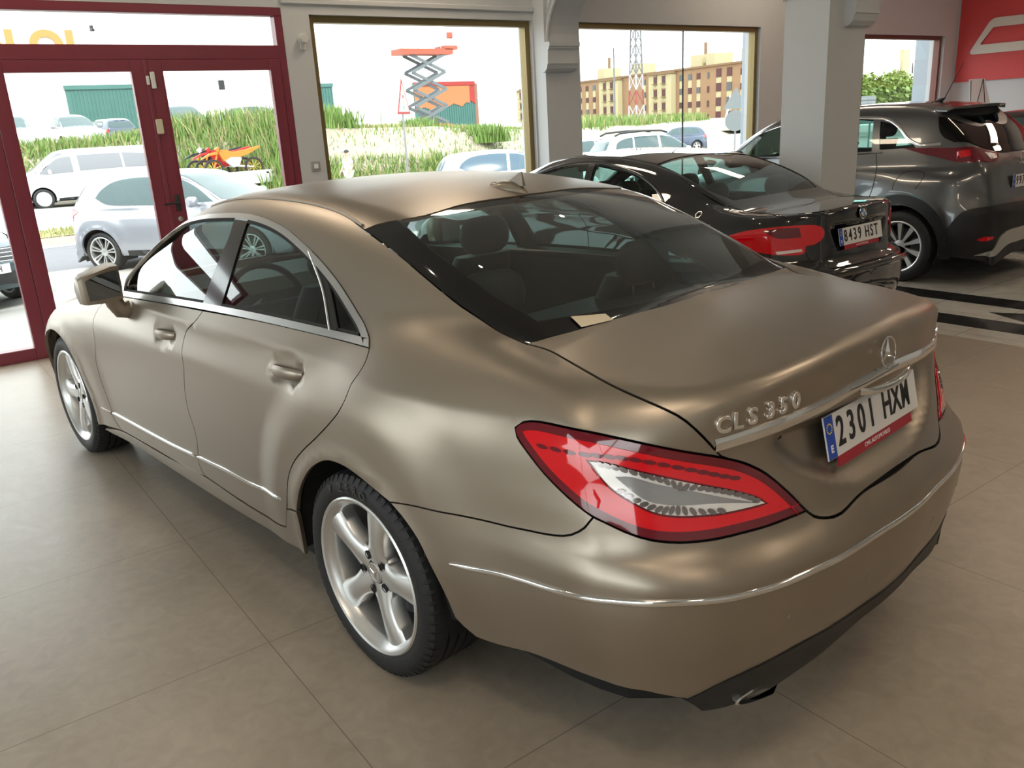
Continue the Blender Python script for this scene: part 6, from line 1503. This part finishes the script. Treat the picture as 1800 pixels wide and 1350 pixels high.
    simple_car('white hatchback outside the middle window, facing right',M_white,(15.3,-9.55,-.42),radians(-118),'hatch',overlay=mat('blue_far_glass',(.06,.10,.14),.10,spec=.4))
    s_,S=simple_car('white estate car with dark roof rails outside the third window',M_white,(17.4,-16.7,-.53),radians(-112),'suv')
    for y_ in (.62,-.62): MB().tube([(-.3,y_,1.60),(-.1,y_,1.68),(.6,y_,1.71),(1.2,y_,1.69),(1.4,y_,1.63)],.03,8).build('roof_rail',M_clad,s_,smooth=50)
    simple_car('white car cut off by the pillar at the left edge of the third window',M_white,(22.8,-19.0,-.55),radians(-100),'hatch')
    simple_car('dark blue people carrier parked on the street in the third window',M_navy,(37.5,-42.6,-.86),radians(64),'suv')
    park=[((40.2,-3.2),170,'suv',M_white,'white pick-up style car at the far left above the van bonnet'),((42.5,-5.6),186,'suv',M_lsil,'pale estate parked on the plateau under the teal door'),((42.5,-7.9),8,'hatch',M_navy,'dark blue car parked by the teal roller door, rear half hidden'),((43.6,-10.5),182,'van',M_white,'white van with roof bars parked under the teal roller door'),((46,-12.6),180,'hatch',mat('olive_paint',(.10,.12,.07),.3,coat=1),'olive dark car just right of the centre door stile'),((37.9,-13.4),88,'suv',M_lsil,'pale car hidden behind the tall reeds')]
    for (u_,v_),r_,k_,m_,lb in park: simple_car(lb,m_,(u_,v_,1.45),radians(r_),k_,group='cars parked above the bank',h=.12,wheels=True)
    e=empty('box_container','dark covered trailer above the reeds at the right door leaf','trailer',None,(39.7,-15.5,1.5)); MB().box(-1.2,1.2,-2.2,1.0,.4,1.35,bev=.08).build('container_body',M_clad,e); MB().lathe([(.001,-.1),(.3,-.1),(.3,.1),(.001,.1)],16,'x',(-1.1,-.5,.3)).build('wheel',M_tyre,e)
    # trailer with three motocross bikes
    e=empty('flat_trailer','low white flat trailer carrying the motocross bikes','trailer',None,(28.9,-8.35,-.33))
    MB().box(-.8,.8,-1.45,1.9,.45,.62,bev=.02).box(-.82,-.78,-1.5,1.9,.40,.85).box(-.8,.8,-1.5,-1.45,.45,.9).tube([(0,1.9,.5),(0,3.0,.45)],.05,6).build('trailer_bed',M_white,e)
    for y_ in (-.2,): 
        for x_ in (-.85,.85): MB().lathe([(.001,-.09),(.28,-.09),(.28,.09),(.001,.09)],20,'x',(x_,y_,.28)).build('wheel',M_tyre,e)
    for y_ in (-1.2,-1.42): MB().box(-.825,-.818,y_-.05,y_+.05,.72,.78).build('trailer_marker',M_clad,e)
    mo=mat('bike_orange',(.5,.15,.01),.4); mrd=mat('bike_red',(.35,.015,.015),.4); mbk=M_clad
    for k,(x_,y_,mm,lb) in enumerate(((-.55,0,mo,'orange motocross bike nearest on the white trailer'),(0.0,.15,mrd,'red motocross bike in the middle of the trailer'),(.5,.3,mbk,'dark motocross bike at the back of the trailer'))):
        b=empty('motocross_bike',lb,'motorcycle','motocross bikes on the trailer',(28.9+x_,-8.45+y_,.30))
        for yy in (.72,-.72):
            MB().lathe([(.27,-.04),(.33,-.045),(.345,0),(.33,.045),(.27,.04)],28,'x',(0,yy,.345),closed=True).build('tyre',M_tyre,b,smooth=50)
            w=MB(); w.lathe([(.255,-.02),(.27,0),(.255,.02)],28,'x',(0,yy,.345),closed=True)
            for q in range(10): a=2*pi*q/10; w.tube([(0,yy+.04*cos(a),.345+.04*sin(a)),(0,yy+.26*cos(a+.2),.345+.26*sin(a+.2))],.006,4)
            w.build('spoked_rim',MATS['amber_dot'],b)
        MB().tube([(0,.72,.345),(0,.50,.98)],.03,8).build('fork',mo,b); MB().tube([(0,-.72,.345),(0,-.15,.42),(0,.0,.40)],.03,8).build('swing_arm',M_rim,b)
        MB().tube([(-.38,.44,1.06),(0,.46,1.0),(.38,.44,1.06)],.016,8).build('handlebar',M_clad,b)
        MB().prism([(.42,.92),(.30,.60),(.05,.38),(-.18,.42),(-.30,.66),(-.15,.86),(.15,.88)],-.06,.06,'x').build('engine_frame',mrd if k else M_silver,b)
        MB().prism([(.50,.90),(.42,1.0),(.20,.98),(.0,.90),(-.45,.95),(-1.0,1.06),(-.98,1.0),(-.55,.80),(-.25,.72),(.1,.74),(.35,.60)],-.09,.09,'x').build('fairing',mm,b)
        MB().prism([(.50,.86),(.80,.82),(1.12,.70),(1.10,.74),(.80,.90),(.52,.94)],-.06,.06,'x').build('front_mudguard',mm,b)
        MB().prism([(.54,.92),(.60,1.02),(.50,1.10),(.44,.98)],-.08,.08,'x').build('number_board',mm if k<2 else M_pwhite,b)
    # person walking
    person((24.9,-11.2,zg(0,-11.2)),radians(100))
def person(loc,rz):
    e=empty('person','person in white top and dark cap walking on the far pavement','person',None,loc,rz); e.scale=(.88,.88,.88)
    def skin(name,verts,edges,rad,m,sub=1):
        me=bpy.data.meshes.new(name); me.from_pydata(verts,edges,[]); o=bpy.data.objects.new(name,me); link(o,e); me.materials.append(m)
        md=o.modifiers.new('skin','SKIN'); 
        for i,r in enumerate(rad): me.skin_vertices[0].data[i].radius=(r,r)
        me.skin_vertices[0].data[0].use_root=True
        s=o.modifiers.new('sub','SUBSURF'); s.levels=sub; s.render_levels=sub; return o
    ms=mat('skin',(.45,.27,.20),.6)
    V=[(0,0,.92),(0,0,1.12),(0,0,1.38),(0,0,1.48),(.01,0,1.58),(.02,0,1.68), (0,.09,.90),(.12,.10,.50),(.06,.10,.08),(.18,.10,.04), (0,-.09,.90),(-.10,-.10,.50),(-.26,-.10,.12),(-.16,-.10,.06), (0,.18,1.40),(-.05,.22,1.14),(.08,.23,.92),(.12,.23,.84), (0,-.18,1.40),(.06,-.22,1.14),(.20,-.21,.95),(.26,-.20,.89)]
    E=[(0,1),(1,2),(2,3),(3,4),(4,5),(0,6),(6,7),(7,8),(8,9),(0,10),(10,11),(11,12),(12,13),(2,14),(14,15),(15,16),(16,17),(2,18),(18,19),(19,20),(20,21)]
    R=[.13,.12,.14,.06,.085,.08,.09,.065,.045,.04,.09,.065,.045,.04,.06,.045,.035,.03,.06,.045,.035,.03]
    skin('body',V,E,R,ms)
    skin('white_top',[(0,0,.90),(0,0,1.12),(0,0,1.40),(0,.19,1.41),(-.04,.225,1.22),(0,-.19,1.41),(.05,-.225,1.22)],[(0,1),(1,2),(2,3),(3,4),(2,5),(5,6)],[.155,.145,.155,.075,.062,.075,.062],M_txtw)
    skin('trousers',[(0,0,.93),(0,.09,.88),(.12,.10,.50),(.07,.10,.13),(0,-.09,.88),(-.10,-.10,.50),(-.24,-.10,.16)],[(0,1),(1,2),(2,3),(0,4),(4,5),(5,6)],[.15,.105,.085,.07,.105,.085,.07],mat('trousers_white',(.6,.6,.6),.8))
    P=[[(.0+.10*cos(b)*cos(a),.092*sin(b)*cos(a),1.68+.085*sin(a)) for b in np.linspace(0,2*pi,15)] for a in np.linspace(-.25,pi/2,7)]
    MB().grid(P).box(.07,.19,-.06,.06,1.675,1.69).build('cap',M_clad,e,smooth=60)
    for s_,p in ((1,(.12,.23,.84)),(-1,(.26,-.20,.89))):
        m=MB()
        for k in range(5): m.tube([(p[0],p[1]-.03+.015*k,p[2]),(p[0]+.01,p[1]-.035+.018*k,p[2]-.08+.01*abs(k-2))],.008,5)
        m.build('fingers',ms,e)
    MB().box(-.02,.10,-.19,-.14,1.16,1.38,bev=.02).build('dark_sleeve_patch',M_navy,e)
def build_sliver_cars():
    c,S=simple_car('bright red car at the right edge, far side of the showroom',mat('bright_red_paint',(.50,.0,.01),.12,coat=1),(1.2,-11.0,0),radians(4),'suv',overlay=M_farglass)
    c,S=simple_car('dark car with chrome window line beside the grey crossover',mat('dark_brown_paint',(.035,.03,.03),.12,.4,coat=1),(1.25,-8.65,0),0,'hatch')
build_room(); build_cls(); build_bmw(); build_opel(); build_outside(); build_sliver_cars()
def build_world():
    w=bpy.data.worlds.new('sky'); SC.world=w; w.use_nodes=True; N=w.node_tree.nodes; L=w.node_tree.links; bg=N['Background']
    tc=N.new('ShaderNodeTexCoord'); s=N.new('ShaderNodeSeparateXYZ'); L.new(tc.outputs['Generated'],s.inputs[0])
    cr=N.new('ShaderNodeValToRGB'); cr.color_ramp.elements[0].position=.45; cr.color_ramp.elements[0].color=(.55,.55,.52,1); cr.color_ramp.elements[1].position=.56; cr.color_ramp.elements[1].color=(.95,.98,1.0,1)
    mr=N.new('ShaderNodeMapRange'); mr.inputs[1].default_value=-1; mr.inputs[2].default_value=1; L.new(s.outputs[2],mr.inputs[0]); L.new(mr.outputs[0],cr.inputs[0]); L.new(cr.outputs[0],bg.inputs[0])
    bg.inputs[1].default_value=SKY
    sd=bpy.data.lights.new('sun','SUN'); sd.energy=SUN; sd.color=(1,.95,.86); sd.angle=radians(.6); so=bpy.data.objects.new('sun',sd); COL.objects.link(so); so.rotation_euler=Euler((0,radians(-42),radians(-25)))
    v=SC.view_settings; v.view_transform='Standard'; v.look='None'; v.exposure=EXPO; v.gamma=1; v.use_curve_mapping=False
    c=SC.cycles; c.max_bounces=8; c.diffuse_bounces=4; c.glossy_bounces=4; c.transmission_bounces=6; c.transparent_max_bounces=12; c.sample_clamp_indirect=6; c.caustics_reflective=False; c.caustics_refractive=False; c.use_denoising=True
SKY=2.9; SUN=2.6; EXPO=.72
build_camera(); build_world()
